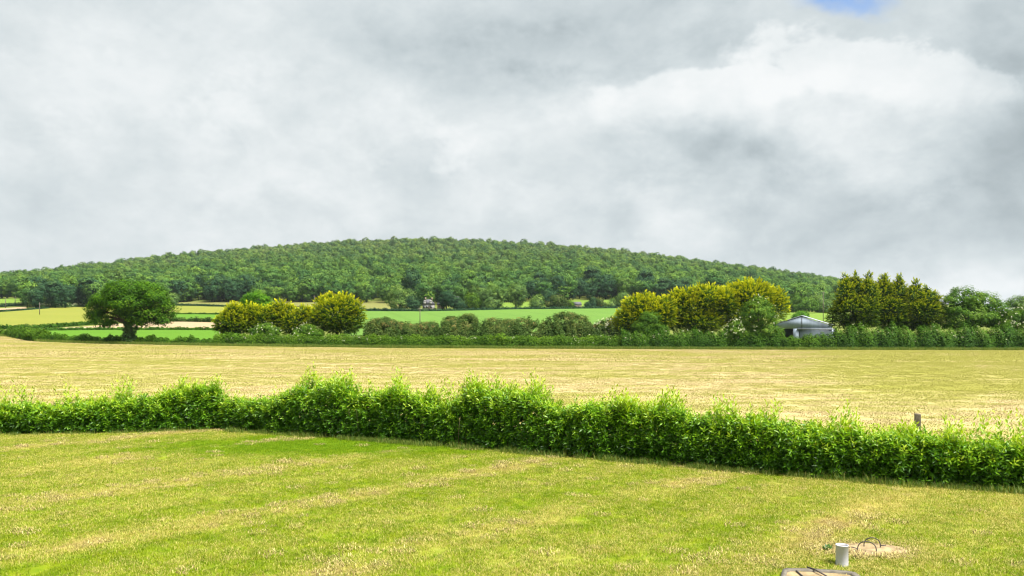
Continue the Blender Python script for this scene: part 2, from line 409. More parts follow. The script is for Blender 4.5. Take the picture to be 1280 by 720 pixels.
# ------------------------------------------------------------------ scattered ground cover (stuff)
def scatter(name, protos, pts, rot, scl, idx=None, tilt=None):
    col = bpy.data.collections.new(name + '_pieces')
    for o in protos: col.objects.link(o)
    me = bpy.data.meshes.new(name); me.vertices.add(len(pts)); me.vertices.foreach_set('co', np.asarray(pts, np.float32).ravel())
    for nm, arr, ty in (('rot', rot, 'FLOAT'), ('scl', scl, 'FLOAT'), ('idx', idx if idx is not None else np.zeros(len(pts)), 'INT')):
        a = me.attributes.new(nm, ty, 'POINT'); a.data.foreach_set('value', np.asarray(arr, np.int32 if ty == 'INT' else np.float32))
    o = bpy.data.objects.new(name, me); COL.objects.link(o)
    t = bpy.data.node_groups.new(name + '_nodes', 'GeometryNodeTree')
    t.interface.new_socket('Geometry', in_out='INPUT', socket_type='NodeSocketGeometry')
    t.interface.new_socket('Geometry', in_out='OUTPUT', socket_type='NodeSocketGeometry')
    n = t.nodes.new; L = t.links.new
    gi, go = n('NodeGroupInput'), n('NodeGroupOutput')
    ci = n('GeometryNodeCollectionInfo'); ci.inputs['Collection'].default_value = col
    ci.inputs['Separate Children'].default_value = True; ci.inputs['Reset Children'].default_value = True
    ip = n('GeometryNodeInstanceOnPoints'); ip.inputs['Pick Instance'].default_value = True
    def na(nm, ty):
        a = n('GeometryNodeInputNamedAttribute'); a.data_type = ty; a.inputs['Name'].default_value = nm; return a.outputs['Attribute']
    cx = n('ShaderNodeCombineXYZ'); L(na('rot', 'FLOAT'), cx.inputs[2])
    L(gi.outputs[0], ip.inputs['Points']); L(ci.outputs[0], ip.inputs['Instance'])
    L(na('idx', 'INT'), ip.inputs['Instance Index']); L(cx.outputs[0], ip.inputs['Rotation'])
    L(na('scl', 'FLOAT'), ip.inputs['Scale']); L(ip.outputs[0], go.inputs[0])
    md = o.modifiers.new('scatter', 'NODES'); md.node_group = t
    return o

def blade_patch(size, n, hmin, hmax, w, lean, seed, flat=0.0):
    r = np.random.RandomState(seed)
    P = np.zeros((n, 3)); P[:, :2] = r.uniform(-size / 2, size / 2, (n, 2))
    h = r.uniform(hmin, hmax, n)[:, None]; a = r.uniform(0, 2 * math.pi, n)
    dr = np.stack([np.cos(a), np.sin(a), np.zeros(n)], 1); sd = np.stack([-np.sin(a), np.cos(a), np.zeros(n)], 1)
    le = r.uniform(.15, lean, n)[:, None]; ww = r.uniform(.6, 1.3, n)[:, None] * w
    up = np.array([[0, 0, 1.]])
    isf = (r.rand(n) < flat)[:, None]
    mid = np.where(isf, P + dr * h * .7 + up * (.02 + .03 * r.rand(n, 1)), P + up * h * .6 + dr * h * le * .3)
    tip = np.where(isf, P + dr * h * 1.6 + up * (.01 + .03 * r.rand(n, 1)), P + up * h * (1 - .3 * le) + dr * h * le)
    V = np.stack([P - sd * ww / 2, P + sd * ww / 2, mid + sd * ww * .4, mid - sd * ww * .4, tip], 1).reshape(-1, 3)
    b = np.arange(n)[:, None] * 5
    tint = np.where(isf[:, 0], r.uniform(0, .25, n), r.rand(n))
    return MB().add(V, [b + np.array([[0, 1, 2, 3]]), b + np.array([[3, 2, 4]])], np.repeat(tint, 5))

pp = []
for k in range(2):
    o = blade_patch(.8, 900, .025, .06, .007, 1.2, 40 + k, flat=.12).build('lawn_grass', M['blade'], loc=(-1.5 + 2.2 * k, 14.6, .002)); tag(o, kind='stuff'); pp.append(o)
o = blade_patch(.3, 130, .02, .05, .007, 1.2, 44, flat=.15).build('lawn_grass', M['blade'], loc=(5.2, 14.9, .002)); tag(o, kind='stuff'); pp.append(o)
gx, gy = np.meshgrid(np.arange(-26, 26, .52), np.arange(10.5, 30, .52))
P = np.stack([gx.ravel(), gy.ravel()], 1) + rs.uniform(-.2, .2, (gx.size, 2))
ok = (np.abs(P[:, 0]) < P[:, 1] * .74 + 1) & (P[:, 1] < edge_y(P[:, 0]) - .15)
# keep the concrete lids clear
for cx_, cy_, rx_, ry_ in ((6.2, 13.95, .85, .8), (4.65, 12.15, 1.0, .95)):
    ok &= ((P[:, 0] - cx_) / rx_) ** 2 + ((P[:, 1] - cy_) / ry_) ** 2 > 1
P = P[ok]; n = len(P); I = rs.randint(0, 2, n)
Q = np.c_[rs.uniform(3.2, 7.6, 1500), rs.uniform(10.8, 15.2, 1500)]; okq = np.ones(len(Q), bool); nearq = np.zeros(len(Q), bool)
for cx_, cy_, rx_, ry_ in ((6.21, 13.9, .60, .36), (4.64, 12.0, .70, .70)):
    e = np.hypot((Q[:, 0] - cx_) / (rx_ + .1), (Q[:, 1] - cy_) / (ry_ + .1)); okq &= e > rs.uniform(.9, 1.08, len(Q)); nearq |= e < 1.9
Q = Q[okq & nearq & (np.hypot(Q[:, 0] - 5.38, Q[:, 1] - 13.05) > .2)]
P = np.concatenate([P, Q]); I = np.concatenate([I, np.full(len(Q), 2)]); n = len(P)
names_ = sorted(o.name for o in pp); I = np.array([names_.index(pp[i].name) for i in I])
tag(scatter('lawn_grass', pp, np.c_[P, np.full(n, .003)], rs.uniform(0, 6.28, n), rs.uniform(.8, 1.15, n), I), kind='stuff')

# dry clippings left in lines by the mower
m, t = nt_new('clippings'); g = N(t)
g.out(g.bsdf(g.ramp(g.attr('tint'), [(0, (.10, .075, .035)), (.3, (.24, .18, .075)), (.6, (.40, .32, .12)), (1, (.52, .45, .19))]), .8, .08)); M['clip'] = m
pp = []
for k in range(2):
    o = blade_patch(.34, 70, .03, .06, .009, 1.2, 50 + k, flat=.8)
    o.T = [np.repeat(np.random.RandomState(k).rand(len(o.V[0]) // 5), 5)]
    o = o.build('dry_clippings', M['clip'], loc=(-4.2 + 3 * k, 15.4 + 2.6 * k, .012)); tag(o, kind='stuff'); pp.append(o)
k_ = rs.randint(0, 10, 5200); s_ = 4.45 * (k_ + .5) - 40.25 + rs.normal(0, .42, 5200); x_ = rs.uniform(-16, 16, 5200)
s_ = np.where(rs.rand(5200) < .22, rs.uniform(-38, -2, 5200), s_)
y_ = (x_ - s_ / .707) / 1.03
pk = np.sin(x_ * .55 + k_ * 1.7) + .6 * np.sin(y_ * 1.3 + k_) + rs.normal(0, .5, 5200) > -.1
ok = pk & (y_ > 11) & (y_ < edge_y(x_) - .4) & (np.abs(x_) < y_ * .72)
for cx_, cy_, rx_, ry_ in ((6.25, 13.95, .9, .75), (4.67, 12.05, .95, .95)): ok &= ((x_ - cx_) / rx_) ** 2 + ((y_ - cy_) / ry_) ** 2 > 1
P = np.c_[x_[ok], y_[ok], np.full(ok.sum(), .012)]
a_ = rs.uniform(0, 6.28, 36); f_ = rs.uniform(.9, 1.3, 36)
P = np.concatenate([P, np.c_[6.21 + np.cos(a_) * .66 * f_, 13.9 + np.sin(a_) * .41 * f_, np.where(f_ < 1, .026, .012)]]); n = len(P)
tag(scatter('dry_clippings', pp, P, rs.uniform(0, 6.28, n), rs.uniform(.6, 1.3, n), rs.randint(0, 2, n)), kind='stuff')

pp = []
for k in range(2):
    o = blade_patch(1.5, 200, .02, .055, .024, 1.5, 60 + k, flat=.85).build('hay_stubble', M['stubble'], loc=(-3.0 + 5 * k, 40, float(H(-3. + 5 * k, 40)) + .01)); tag(o, kind='stuff'); pp.append(o)
pts = []
for d in np.concatenate([np.arange(17, 90, 1.1), np.arange(90, 215, 2.1)]):
    x = np.arange(-.74 * d - 2, .74 * d + 2, 1.1 if d < 90 else 2.1); pts.append(np.stack([x, np.full(len(x), d)], 1))
P = np.concatenate(pts); P += rs.uniform(-.5, .5, P.shape)
u_ = 640 + 1000 * P[:, 0] / P[:, 1]
ok = (P[:, 1] > edge_y(np.clip(P[:, 0], -34, 24)) + .6) & (P[:, 1] < np.interp(u_, us, dfar) - 1)
P = P[ok]; n = len(P)
tag(scatter('hay_stubble', pp, np.c_[P, H(P[:, 0], P[:, 1]) + .006], rs.uniform(0, 6.28, n), rs.uniform(.7, 1.25, n) * np.where(P[:, 1] < 90, 1, 1.8), rs.randint(0, 2, n)), kind='stuff')

# longer grass along the hedge foot, behind the hedge and on the far verge
M['tuft'] = leaf_mat('long_grass', [(0, (.05, .11, .012)), (.5, (.12, .19, .02)), (1, (.30, .29, .08))], .35, .6, .2)
pp = []
for k in range(2):
    o = blade_patch(.5, 60, .12, .38, .012, .9, 80 + k).build('long_grass', M['tuft'], loc=(8.0 + k * .9, 20.1 - k * .45, 0)); tag(o, kind='stuff'); pp.append(o)
P = []; S = []
for path, n, offs, sc in ((RP, 330, (-.75, -.5), (.4, .8)), (LP, 120, (-.7, -.5), (.35, .7)), (RP, 420, (.6, 1.9), (.8, 1.7)), (LP, 160, (.6, 1.6), (.6, 1.1))):
    x = rs.uniform(path[0, 0], min(path[-1, 0], 17), n); y = np.interp(x, path[:, 0], path[:, 1]) + rs.uniform(*offs, n)
    P.append(np.c_[x, y, np.zeros(n)]); S.append(rs.uniform(*sc, n))
n = 5200
u_ = rs.uniform(-60, 1360, n); d_ = np.array([far_d(u) for u in u_]) + rs.uniform(.1, 2.6, n)
x_ = (u_ - 640) / F * d_; P.append(np.c_[x_, d_, H(x_, d_)]); S.append(rs.uniform(1.0, 2.4, n))
P = np.concatenate(P); S = np.concatenate(S)
tag(scatter('long_grass', pp, P, rs.uniform(0, 6.28, len(P)), S, rs.randint(0, 2, len(P))), kind='stuff')
# green verge strip under the far hedges
vd = np.linspace(0, 1, 6)[:, None] * 7; Dv = dfar + vd; Xv = (us - 640) / F * Dv
tag(grid_obj('verge', Xv, Dv, H(Xv, Dv) + .03, M['lime_field']), kind='structure')

# ------------------------------------------------------------------ laurel hedges
def laurel(name, path, hpts, label, seed, x0, x1, wide=.55, dens=1.0):
    """hpts: height of the hedge along x"""
    r = np.random.RandomState(seed)
    xx = np.linspace(x0, x1, 400); yy = np.interp(xx, path[:, 0], path[:, 1])
    s = np.concatenate([[0], np.cumsum(np.hypot(np.diff(xx), np.diff(yy)))]); Ltot = s[-1]
    kn = np.arange(0, 130, .62); nz = r.normal(0, .07, (4, len(kn)))
    def at(t):
        x = np.interp(t, s, xx); y = np.interp(t, s, yy)
        x2 = np.interp(t + .3, s, xx); y2 = np.interp(t + .3, s, yy); x1_ = np.interp(t - .3, s, xx); y1_ = np.interp(t - .3, s, yy)
        tg = norm(np.stack([x2 - x1_, y2 - y1_, np.zeros_like(x)], 1)); nr = np.stack([tg[:, 1], -tg[:, 0], np.zeros_like(x)], 1)   # towards the lawn
        h = np.interp(x, [p[0] for p in hpts], [p[1] for p in hpts])
        h = h * (.90 + np.interp(t, kn, nz[0]) + np.interp(t * 2.7, kn, nz[1]) * .8)
        w = wide * (.95 + 2.2 * np.interp(t * .8, kn, nz[2]) + 1.3 * np.interp(t * 2.3, kn, nz[3]))
        return np.stack([x, y, np.zeros_like(x)], 1), tg, nr, h, w
    B, A, LEN, AGE = [], [], [], []
    def emit(n, kind):
        t = r.uniform(0, Ltot, n); P, tg, nr, h, w = at(t)
        if kind == 'top':
            side = r.uniform(-1, 1, n); b = P + nr * (side * w * .9)[:, None]
            b[:, 2] = h * (1 - .10 * side ** 2) - r.uniform(.25, .5, n)
            d = norm(np.array([[0, 0, 1.]]) + nr * (side * .35)[:, None] + r.normal(0, .22, (n, 3)))
            ln = r.uniform(.24, .52, n) * np.where(r.rand(n) < .08, 1.5, 1); age = r.uniform(.6, 1.1, n)
        else:
            sg = 1 if kind == 'front' else -1
            z = r.rand(n) ** .9; bulge = 1 - .25 * np.abs(z - .55)
            b = P + nr * (sg * w * bulge - sg * .2)[:, None] + tg * r.normal(0, .05, (n, 1)); b[:, 2] = z * h * .93
            d = norm(nr * sg * .6 + np.array([[0, 0, .85]]) + r.normal(0, .38, (n, 3)))
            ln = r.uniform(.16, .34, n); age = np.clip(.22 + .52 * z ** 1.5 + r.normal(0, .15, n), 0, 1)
        B.append(b); A.append(d); LEN.append(ln); AGE.append(age)
    emit(int(Ltot * 150 * dens), 'front'); emit(int(Ltot * 60 * dens), 'back'); emit(int(Ltot * 70 * dens), 'top')
    # pointed clusters of new shoots standing above the hedge
    SPK = [np.zeros(sum(len(b) for b in B))]
    for t0 in np.sort(r.uniform(0.1, Ltot - .1, int(Ltot * 2.6))):
        q = r.randint(9, 21); P, tg, nr, h, w = at(np.full(q, t0)); amp = r.uniform(.45, .85) + .6 * r.rand() ** 3
        a_ = r.normal(0, .13, q); c_ = r.uniform(-.6, .8) * w[0] + r.normal(0, .1, q)
        b = P + tg * a_[:, None] + nr * c_[:, None]; b[:, 2] = h - r.uniform(.2, .42, q)
        lean = r.normal(0, .12, 3) * [1, 1, 0] + [.10, 0, 0]
        B.append(b); A.append(norm(np.array([[0, 0, 1.]]) + lean + tg * (a_ * .9)[:, None] + r.normal(0, .09, (q, 3))))
        LEN.append(np.maximum(.22, amp * r.uniform(.6, 1.1, q) * (1 - 1.4 * np.abs(a_)))); AGE.append(r.uniform(.75, 1.1, q)); SPK.append(np.ones(q))
    SPK = np.concatenate(SPK)
    B, A, LEN, AGE = (np.concatenate(q) for q in (B, A, LEN, AGE))
    S, K = len(B), 10
    ref = perp(r, A); ref2 = np.cross(A, ref)
    f = (np.arange(K)[None] + r.uniform(0, 1, (S, 1))) / K
    az = np.arange(K)[None] * 2.4 + r.uniform(0, 6.28, (S, 1))
    rad = np.cos(az)[..., None] * ref[:, None] + np.sin(az)[..., None] * ref2[:, None]
    base = B[:, None] + A[:, None] * (f * LEN[:, None])[..., None]
    young = f ** 1.5
    ax = norm(A[:, None] * (.35 + .75 * young + .35 * SPK[:, None])[..., None] + rad * .8 + r.normal(0, .18, (S, K, 3)) + np.array([0, 0, -.1]))
    L = (r.uniform(.135, .215, (S, K)) * (1 - (.45 - .22 * SPK[:, None]) * young))[..., None]; Wd = L * r.uniform(.27, .36, (S, K))[..., None]
    sd = norm(np.cross(ax, rad + 1e-3)); nn = np.cross(sd, ax)
    nn = nn * np.sign((nn * A[:, None]).sum(-1, keepdims=True) + 1e-6)
    m = base + ax * L * .5 - nn * Wd * .10
    tip = base + ax * L - nn * L * .12
    V = np.stack([base, m + sd * Wd / 2 + nn * Wd * .2, m, m - sd * Wd / 2 + nn * Wd * .2, tip], 2).reshape(-1, 3)
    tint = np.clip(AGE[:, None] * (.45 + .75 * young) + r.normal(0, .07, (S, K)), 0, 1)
    b5 = np.arange(S * K)[:, None] * 5
    root = empty(name, (0, 0, 0)); p0, _, _, _, _ = at(np.array([Ltot / 2])); root.location = p0[0]
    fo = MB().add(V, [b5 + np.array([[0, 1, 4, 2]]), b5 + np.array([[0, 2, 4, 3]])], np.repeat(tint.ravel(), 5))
    # older leaves in the heart of the hedge
    n = int(Ltot * 900 * dens); t = r.uniform(0, Ltot, n); P, tg, nr, h, w = at(t)
    c = P + nr * (r.uniform(-.8, .75, n) * w)[:, None]; c[:, 2] = r.uniform(.04, .88, n) * h
    axx = randdir(r, n); V2, F2 = cards(c, axx, perp(r, axx), r.uniform(.14, .24, n), r.uniform(.07, .11, n))
    fo.add(V2, F2, np.repeat(r.uniform(0, .3, n), 4))
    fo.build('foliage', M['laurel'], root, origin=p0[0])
    st = MB()
    for t0 in np.arange(.2, Ltot, .38):
        for q in range(3):
            tq = np.clip(t0 + r.uniform(-.2, .2), 0, Ltot); P, tg, nr, h, w = at(np.array([tq]))
            p = P[0] + nr[0] * r.uniform(-.25, .25); top = p + nr[0] * r.uniform(-.3, .3) + tg[0] * r.uniform(-.2, .2); top[2] = h[0] * r.uniform(.6, .85)
            st.add(*tube([p, (p + top) / 2 + r.normal(0, .03, 3), top], [.014, .01, .005], 5))
    k = np.argsort(-LEN)[:int(S * .35)]
    for q in k[::3]:
        st.add(*tube([B[q], B[q] + A[q] * LEN[q] * .95], [.004, .002], 3))
    st.build('stems', M['laurel_stem'], root, origin=p0[0])
    tag(root, label, 'hedge'); return root
px_x = lambda px: float(np.interp(px, *zip(*sorted(((640 + 1000 * x / y), x) for x, y in np.concatenate([LP, RP])))))
def hp(lst): return sorted((px_x(px), h) for px, h in lst)
laurel('laurel_hedge', RP, hp([(284, .95), (300, 1.12), (330, 1.4), (365, 1.7), (400, 1.95), (440, 1.9), (480, 1.75), (530, 1.75), (560, 1.62), (620, 1.85), (665, 1.95), (690, 1.65), (705, 1.42), (760, 1.6), (850, 1.68), (900, 1.42), (960, 1.5), (1010, 1.48), (1050, 1.28), (1110, 1.32), (1150, 1.2), (1185, 1.1), (1215, 1.35), (1240, 1.2), (1285, 1.1), (1400, 1.2)]),
       'bright green laurel hedge with pointed shoots running from the corner down to the right edge', 11, -10.3, 17.0)
laurel('laurel_hedge', LP, hp([(-200, 1.0), (0, .95), (60, 1.15), (110, 1.05), (150, 1.2), (200, 1.3), (230, 1.7), (250, 2.05), (268, 2.05), (277, 1.55), (282, 1.0)]),
       'shorter laurel hedge on the left, level with the frame and taller at its corner end', 12, -27.0, -10.5)

# ------------------------------------------------------------------ trees, shrubs, field hedges
def clump_leaves(mb, C, RC, per, leaf, r, tint_c, flat=.75, up=.7, asp=.62, N_=None, rnd=.45):
    n = len(C) * per
    off = randdir(r, n) * (r.rand(n, 1) ** .45); off[:, 2] = off[:, 2] * flat
    rc = np.repeat(RC, per)[:, None]
    P = np.repeat(C, per, 0) + off * rc
    nrm = norm(off + np.array([[0, 0, up]]) + (0 if N_ is None else np.repeat(N_, per, 0) * .7) + r.normal(0, rnd, (n, 3)))
    ax = perp(r, nrm); sd = np.cross(nrm, ax)
    L = leaf * r.uniform(.7, 1.3, n)
    V, Fq = cards(P, ax, sd, L, L * asp)
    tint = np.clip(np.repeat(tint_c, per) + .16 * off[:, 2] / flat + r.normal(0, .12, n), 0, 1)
    mb.add(V, Fq, np.repeat(tint, 4))
def surf_points(lobes, n, r, inner=.55, keep_in=.12):
    """points on the outer shell of a union of ellipsoids (c, radii)"""
    vol = np.array([np.mean(np.abs(l[1])) ** 2 for l in lobes]); cnt = np.maximum(14, (n * vol / vol.sum()).astype(int))
    out = []; nr = []
    for (c, rad), k in zip(lobes, cnt):
        dirs = randdir(r, k); rr = r.uniform(inner, 1.0, (k, 1)) ** .5
        p = np.asarray(c) + dirs * np.asarray(rad) * rr
        inside = np.zeros(k, bool)
        for c2, rad2 in lobes:
            if c2 is c: continue
            inside |= (((p - np.asarray(c2)) / np.asarray(rad2)) ** 2).sum(1) < .5
        keep = ~inside | (r.rand(k) < keep_in)
        out.append(p[keep]); nr.append(dirs[keep])
    return np.concatenate(out), np.concatenate(nr)
def limbs(mb, base, fork, lobes, r0, r):
    base = np.asarray(base, float); fork = np.asarray(fork, float)
    mid = base + (fork - base) * .5 + r.normal(0, .08, 3) * r0
    mb.add(*tube([base - [0, 0, .3], base + [0, 0, .15 * r0], mid, fork], [r0 * 1.5, r0 * 1.15, r0 * .9, r0 * .75], 10))
    for c, rad in lobes:
        c = np.asarray(c, float)
        m1 = fork + (c - fork) * .4 + r.normal(0, .25, 3) * r0; m1[2] += r0 * .4
        mb.add(*tube([fork - (fork - base) * .12, m1, c], [r0 * .55, r0 * .34, r0 * .12], 7))
        for q in range(3):
            e = c + randdir(r, 1)[0] * np.asarray(rad) * .8
            mb.add(*tube([m1 + (c - m1) * r.uniform(.2, .8), (m1 + c + e) / 3 + r.normal(0, .1, 3), e], [r0 * .18, r0 * .12, r0 * .04], 5))
def px_lobes(lst, d, base, r):
    out = []
    for q in lst:
        px, py, rx, ry = q[:4]; dy = q[4] if len(q) > 4 else r.uniform(-.3, .3) * rx
        c = W(px, py, d) * np.array([1, 1, 1]); c[1] += dy * d / F
        out.append((c - base, np.array([rx, rx * .95, ry]) * d / F))
    return out
def broadleaf(name, label, px, d, lst, mat, leaf=.32, clump=.9, ncl=260, per=60, seed=1, group=None, trunk_r=.35, fork_py=None, cat='tree', base=None, blossom=0, blossom_mat='blossom', trunk=True, spread=.22, extra=None, tmul=1.0):
    r = np.random.RandomState(seed); base = G(px, d) if base is None else base
    root = empty(name, base)
    lobes = px_lobes(lst, d, base, r)
    C, nrm = surf_points(lobes, int(ncl * 1.25), r)
    mb = MB(); clump_leaves(mb, C, clump * r.uniform(.6, 1.25, len(C)), per, leaf, r, np.clip(.45 + r.normal(0, spread, len(C)) + .12 * nrm[:, 2], 0, 1) * tmul, N_=nrm * 1.15, rnd=.26)
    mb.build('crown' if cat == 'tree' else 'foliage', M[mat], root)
    tr = MB()
    fz = (W(px, fork_py, d)[2] - base[2]) if fork_py else max(.4, min(l[0][2] - l[1][2] * .3 for l in lobes))
    limbs(tr, (0, 0, 0), (0, 0, fz), lobes, trunk_r, r); tr.build('trunk' if cat == 'tree' else 'stems', M['bark'], root)
    if blossom:
        Cb, nb = surf_points(lobes, blossom * 4, r, .93, 0); f = (nb[:, 1] < .3) & (nb[:, 2] > -.4); Cb, nb = Cb[f][:blossom], nb[f][:blossom]
        mbb = MB(); nn = norm(nb + [0, -.2, .7]); k = 7
        P = np.repeat(Cb + nb * clump * .7, k, 0) + r.normal(0, .10, (len(Cb) * k, 3)) * clump; nq = norm(np.repeat(nn, k, 0) + r.normal(0, .3, (len(P), 3)))
        ax = perp(r, nq); V, Fq = cards(P, ax, np.cross(nq, ax), leaf * .55, leaf * .5); mbb.add(V, Fq, r.rand(len(V))); mbb.build('blossom', M[blossom_mat], root)
    if extra: extra(root, base, lobes, r)
    tag(root, label, cat, group); return root

def plumes(mb, C, D, ln, r, t0, k=18, w=.13):
    """feathery conifer sprays: cards strung along an arching axis, paler at the tip"""
    n = len(C); ln = np.broadcast_to(ln, (n,))
    f = (np.arange(k)[None] + r.rand(n, k)) / k
    side = norm(np.cross(D, np.array([[0, 0, 1.]]) + r.normal(0, .25, (n, 3))))
    upv = np.cross(side, D)
    wv = (r.rand(n, k) - .5) * 2 * (1 - f * .8)
    P = C[:, None] + D[:, None] * (f * ln[:, None])[..., None] + side[:, None] * (wv * .32 * ln[:, None])[..., None] + upv[:, None] * ((-.22 * f ** 2 + .05 * r.normal(size=(n, k))) * ln[:, None])[..., None]
    ax = norm(D[:, None] + side[:, None] * (wv * .9)[..., None] + r.normal(0, .25, (n, k, 3)))
    nr = norm(upv[:, None] + r.normal(0, .24, (n, k, 3))); sd = norm(np.cross(nr, ax))
    L = (ln[:, None] * r.uniform(.28, .5, (n, k)))
    V, Fq = cards(P.reshape(-1, 3), ax.reshape(-1, 3), sd.reshape(-1, 3), L.ravel(), L.ravel() * w * 2.6)
    tint = np.clip(t0[:, None] * (.25 + .9 * f ** 1.3) + r.normal(0, .06, (n, k)), 0, 1)
    tt_ = np.repeat(tint.ravel(), 4).reshape(-1, 4); tt_[:, 2] = np.clip(tt_[:, 2] + .12, 0, 1)
    mb.add(V, Fq, tt_.ravel())
def conifer(name, label, px, d, lst, mat, ln=1.0, n=900, seed=1, group=None, trunk_r=.3, gold=.8, upw=.35):
    r = np.random.RandomState(seed); base = G(px, d); root = empty(name, base)
    lobes = px_lobes(lst, d, base, r)
    C, nrm = surf_points(lobes, int(n * 2.3), r, .5, .05)
    zmin, zmax = C[:, 2].min(), C[:, 2].max(); zf = (C[:, 2] - zmin) / (zmax - zmin)
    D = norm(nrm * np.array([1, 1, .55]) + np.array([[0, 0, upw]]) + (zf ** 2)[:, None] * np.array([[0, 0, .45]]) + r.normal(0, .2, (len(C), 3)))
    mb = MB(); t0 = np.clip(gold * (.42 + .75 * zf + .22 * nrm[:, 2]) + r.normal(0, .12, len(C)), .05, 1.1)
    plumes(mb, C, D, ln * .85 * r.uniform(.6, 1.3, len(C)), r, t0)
    n2 = n // 2; C2, nr2 = surf_points([(c, rad * .72) for c, rad in lobes], n2, r, .3, .4)
    clump_leaves(mb, C2, np.full(len(C2), ln * .8), 12, ln * .42, r, np.full(len(C2), .1), asp=.4)
    mb.build('crown', M[mat], root)
    tr = MB(); top = max(lobes, key=lambda l: l[0][2])
    tr.add(*tube([(0, 0, -.3), (0, 0, 1), tuple(top[0] * [.5, .5, .55]), tuple(top[0] + [0, 0, top[1][2] * .5])], [trunk_r * 1.3, trunk_r, trunk_r * .7, .04], 8))
    for c, rad in lobes:
        tr.add(*tube([(0, 0, max(.6, c[2] * .5)), tuple(c * [.6, .6, .85]), tuple(c)], [trunk_r * .35, trunk_r * .25, .03], 5))
    tr.build('trunk', M['bark'], root); tag(root, label, 'tree', group); return root
def field_hedge(name, label, pts, h, wd, mat, leaf, dens, seed, group=None, bushy=.25, tint=.45, cat='hedge', blossom=0):
    """pts: (px, distance) along the hedge foot; h: height in metres (value or per point)"""
    r = np.random.RandomState(seed); pts = np.array(pts, float)
    x = (pts[:, 0] - 640) / F * pts[:, 1]; y = pts[:, 1]
    s = np.concatenate([[0], np.cumsum(np.hypot(np.diff(x), np.diff(y)))]); Ltot = s[-1]
    hh = np.broadcast_to(np.asarray(h, float), (len(pts),))
    n = int(Ltot * dens); t = r.uniform(0, Ltot, n)
    ph = r.uniform(0, 6.28, 6)
    hb = lambda t: 1 + bushy * (.45 * np.sin(t * .9 + ph[0]) + .35 * np.sin(t * 2.3 + ph[1]) + .3 * np.sin(t * 5.1 + ph[2]))
    a = r.uniform(-.12, 1.12, n) * math.pi
    px_ = np.cos(a); pz = np.clip(np.sin(a), 0, 1) ** .6 * np.where(r.rand(n) < .5, 1, r.rand(n))
    rr = r.uniform(.8, 1.05, n)
    tx = np.interp(t, s, x); ty = np.interp(t, s, y)
    tg = norm(np.stack([np.interp(t + .5, s, x) - np.interp(t - .5, s, x), np.interp(t + .5, s, y) - np.interp(t - .5, s, y), 0 * t], 1)); nr = np.stack([tg[:, 1], -tg[:, 0], 0 * t], 1)
    ht = np.interp(t, s, hh) * hb(t)
    P = np.stack([tx, ty, 0 * t], 1) + nr * (px_ * wd / 2 * (1 + .2 * np.sin(t * 1.7 + ph[3])) * rr)[:, None]
    P[:, 2] = H(P[:, 0], P[:, 1]) + pz * ht * rr
    nn = norm(nr * px_[:, None] + np.array([[0, 0, 1.]]) * (.3 + pz)[:, None] + r.normal(0, .38, (n, 3)))
    ax = perp(r, nn); L = leaf * r.uniform(.7, 1.4, n); V, Fq = cards(P, ax, np.cross(nn, ax), L, L * .62)
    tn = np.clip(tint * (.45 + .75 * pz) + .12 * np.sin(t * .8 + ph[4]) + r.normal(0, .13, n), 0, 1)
    nc = int(n * .5); f_ = r.randint(0, n, nc); Pc = P[f_].copy(); gz = H(Pc[:, 0], Pc[:, 1])
    Pc[:, 0] = tx[f_] + (Pc[:, 0] - tx[f_]) * .55; Pc[:, 1] = ty[f_] + (Pc[:, 1] - ty[f_]) * .55; Pc[:, 2] = gz + (Pc[:, 2] - gz) * r.uniform(.2, .85, nc)
    axc = randdir(r, nc); Vc, Fc = cards(Pc, axc, perp(r, axc), leaf * 1.7, leaf * 1.1)
    mid = np.array([np.interp(Ltot / 2, s, x), np.interp(Ltot / 2, s, y), 0]); mid[2] = float(H(mid[0], mid[1]))
    root = empty(name, mid)
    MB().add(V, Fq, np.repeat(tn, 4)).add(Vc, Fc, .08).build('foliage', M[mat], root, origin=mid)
    if blossom:
        f = np.where((pz > .5) & (px_ > -.3))[0][:blossom]; k = 4
        Q = np.repeat(P[f], k, 0) + r.normal(0, .12, (len(f) * k, 3)) + [0, -.1, .12]; ax = randdir(r, len(Q)); V, Fq = cards(Q, ax, perp(r, ax), leaf * .8, leaf * .6)
        MB().add(V, Fq, r.rand(len(V))).build('blossom', M['blossom'], root, origin=mid)
    tag(root, label, cat, group); return root

# --- the oak beside the field
def ivy(root, base, lobes, r):
    n = 900; a = r.uniform(0, 6.28, n); z = r.rand(n) ** 1.3 * 4.2
    rad = .75 + .5 * np.exp(-z * .8) + r.uniform(-.1, .35, n) + .35 * (z > 2.5) * (np.cos(a) > .2)
    C = np.stack([np.cos(a) * rad + .15, np.sin(a) * rad, z], 1)
    mb = MB(); clump_leaves(mb, C, np.full(n, .3), 6, .22, r, r.uniform(.1, .9, n)); mb.build('ivy', M['ivy'], root)
broadleaf('oak_tree', 'broad spreading oak tree with ivy on its trunk, alone in the field hedge', 161, 153,
          [(163, 362, 26, 11), (150, 364, 16, 9), (184, 363, 17, 10), (137, 374, 18, 10), (196, 374, 17, 12), (163, 377, 27, 12), (122, 387, 13, 8), (207, 388, 12, 9), (118, 396, 9, 5), (133, 400, 13, 6), (190, 393, 16, 9), (200, 399, 12, 5), (168, 394, 12, 9), (150, 388, 10, 7), (179, 402, 9, 5)],
          'oak', .32, 1.2, 540, 62, 21, trunk_r=.75, fork_py=402, extra=ivy, spread=.2)

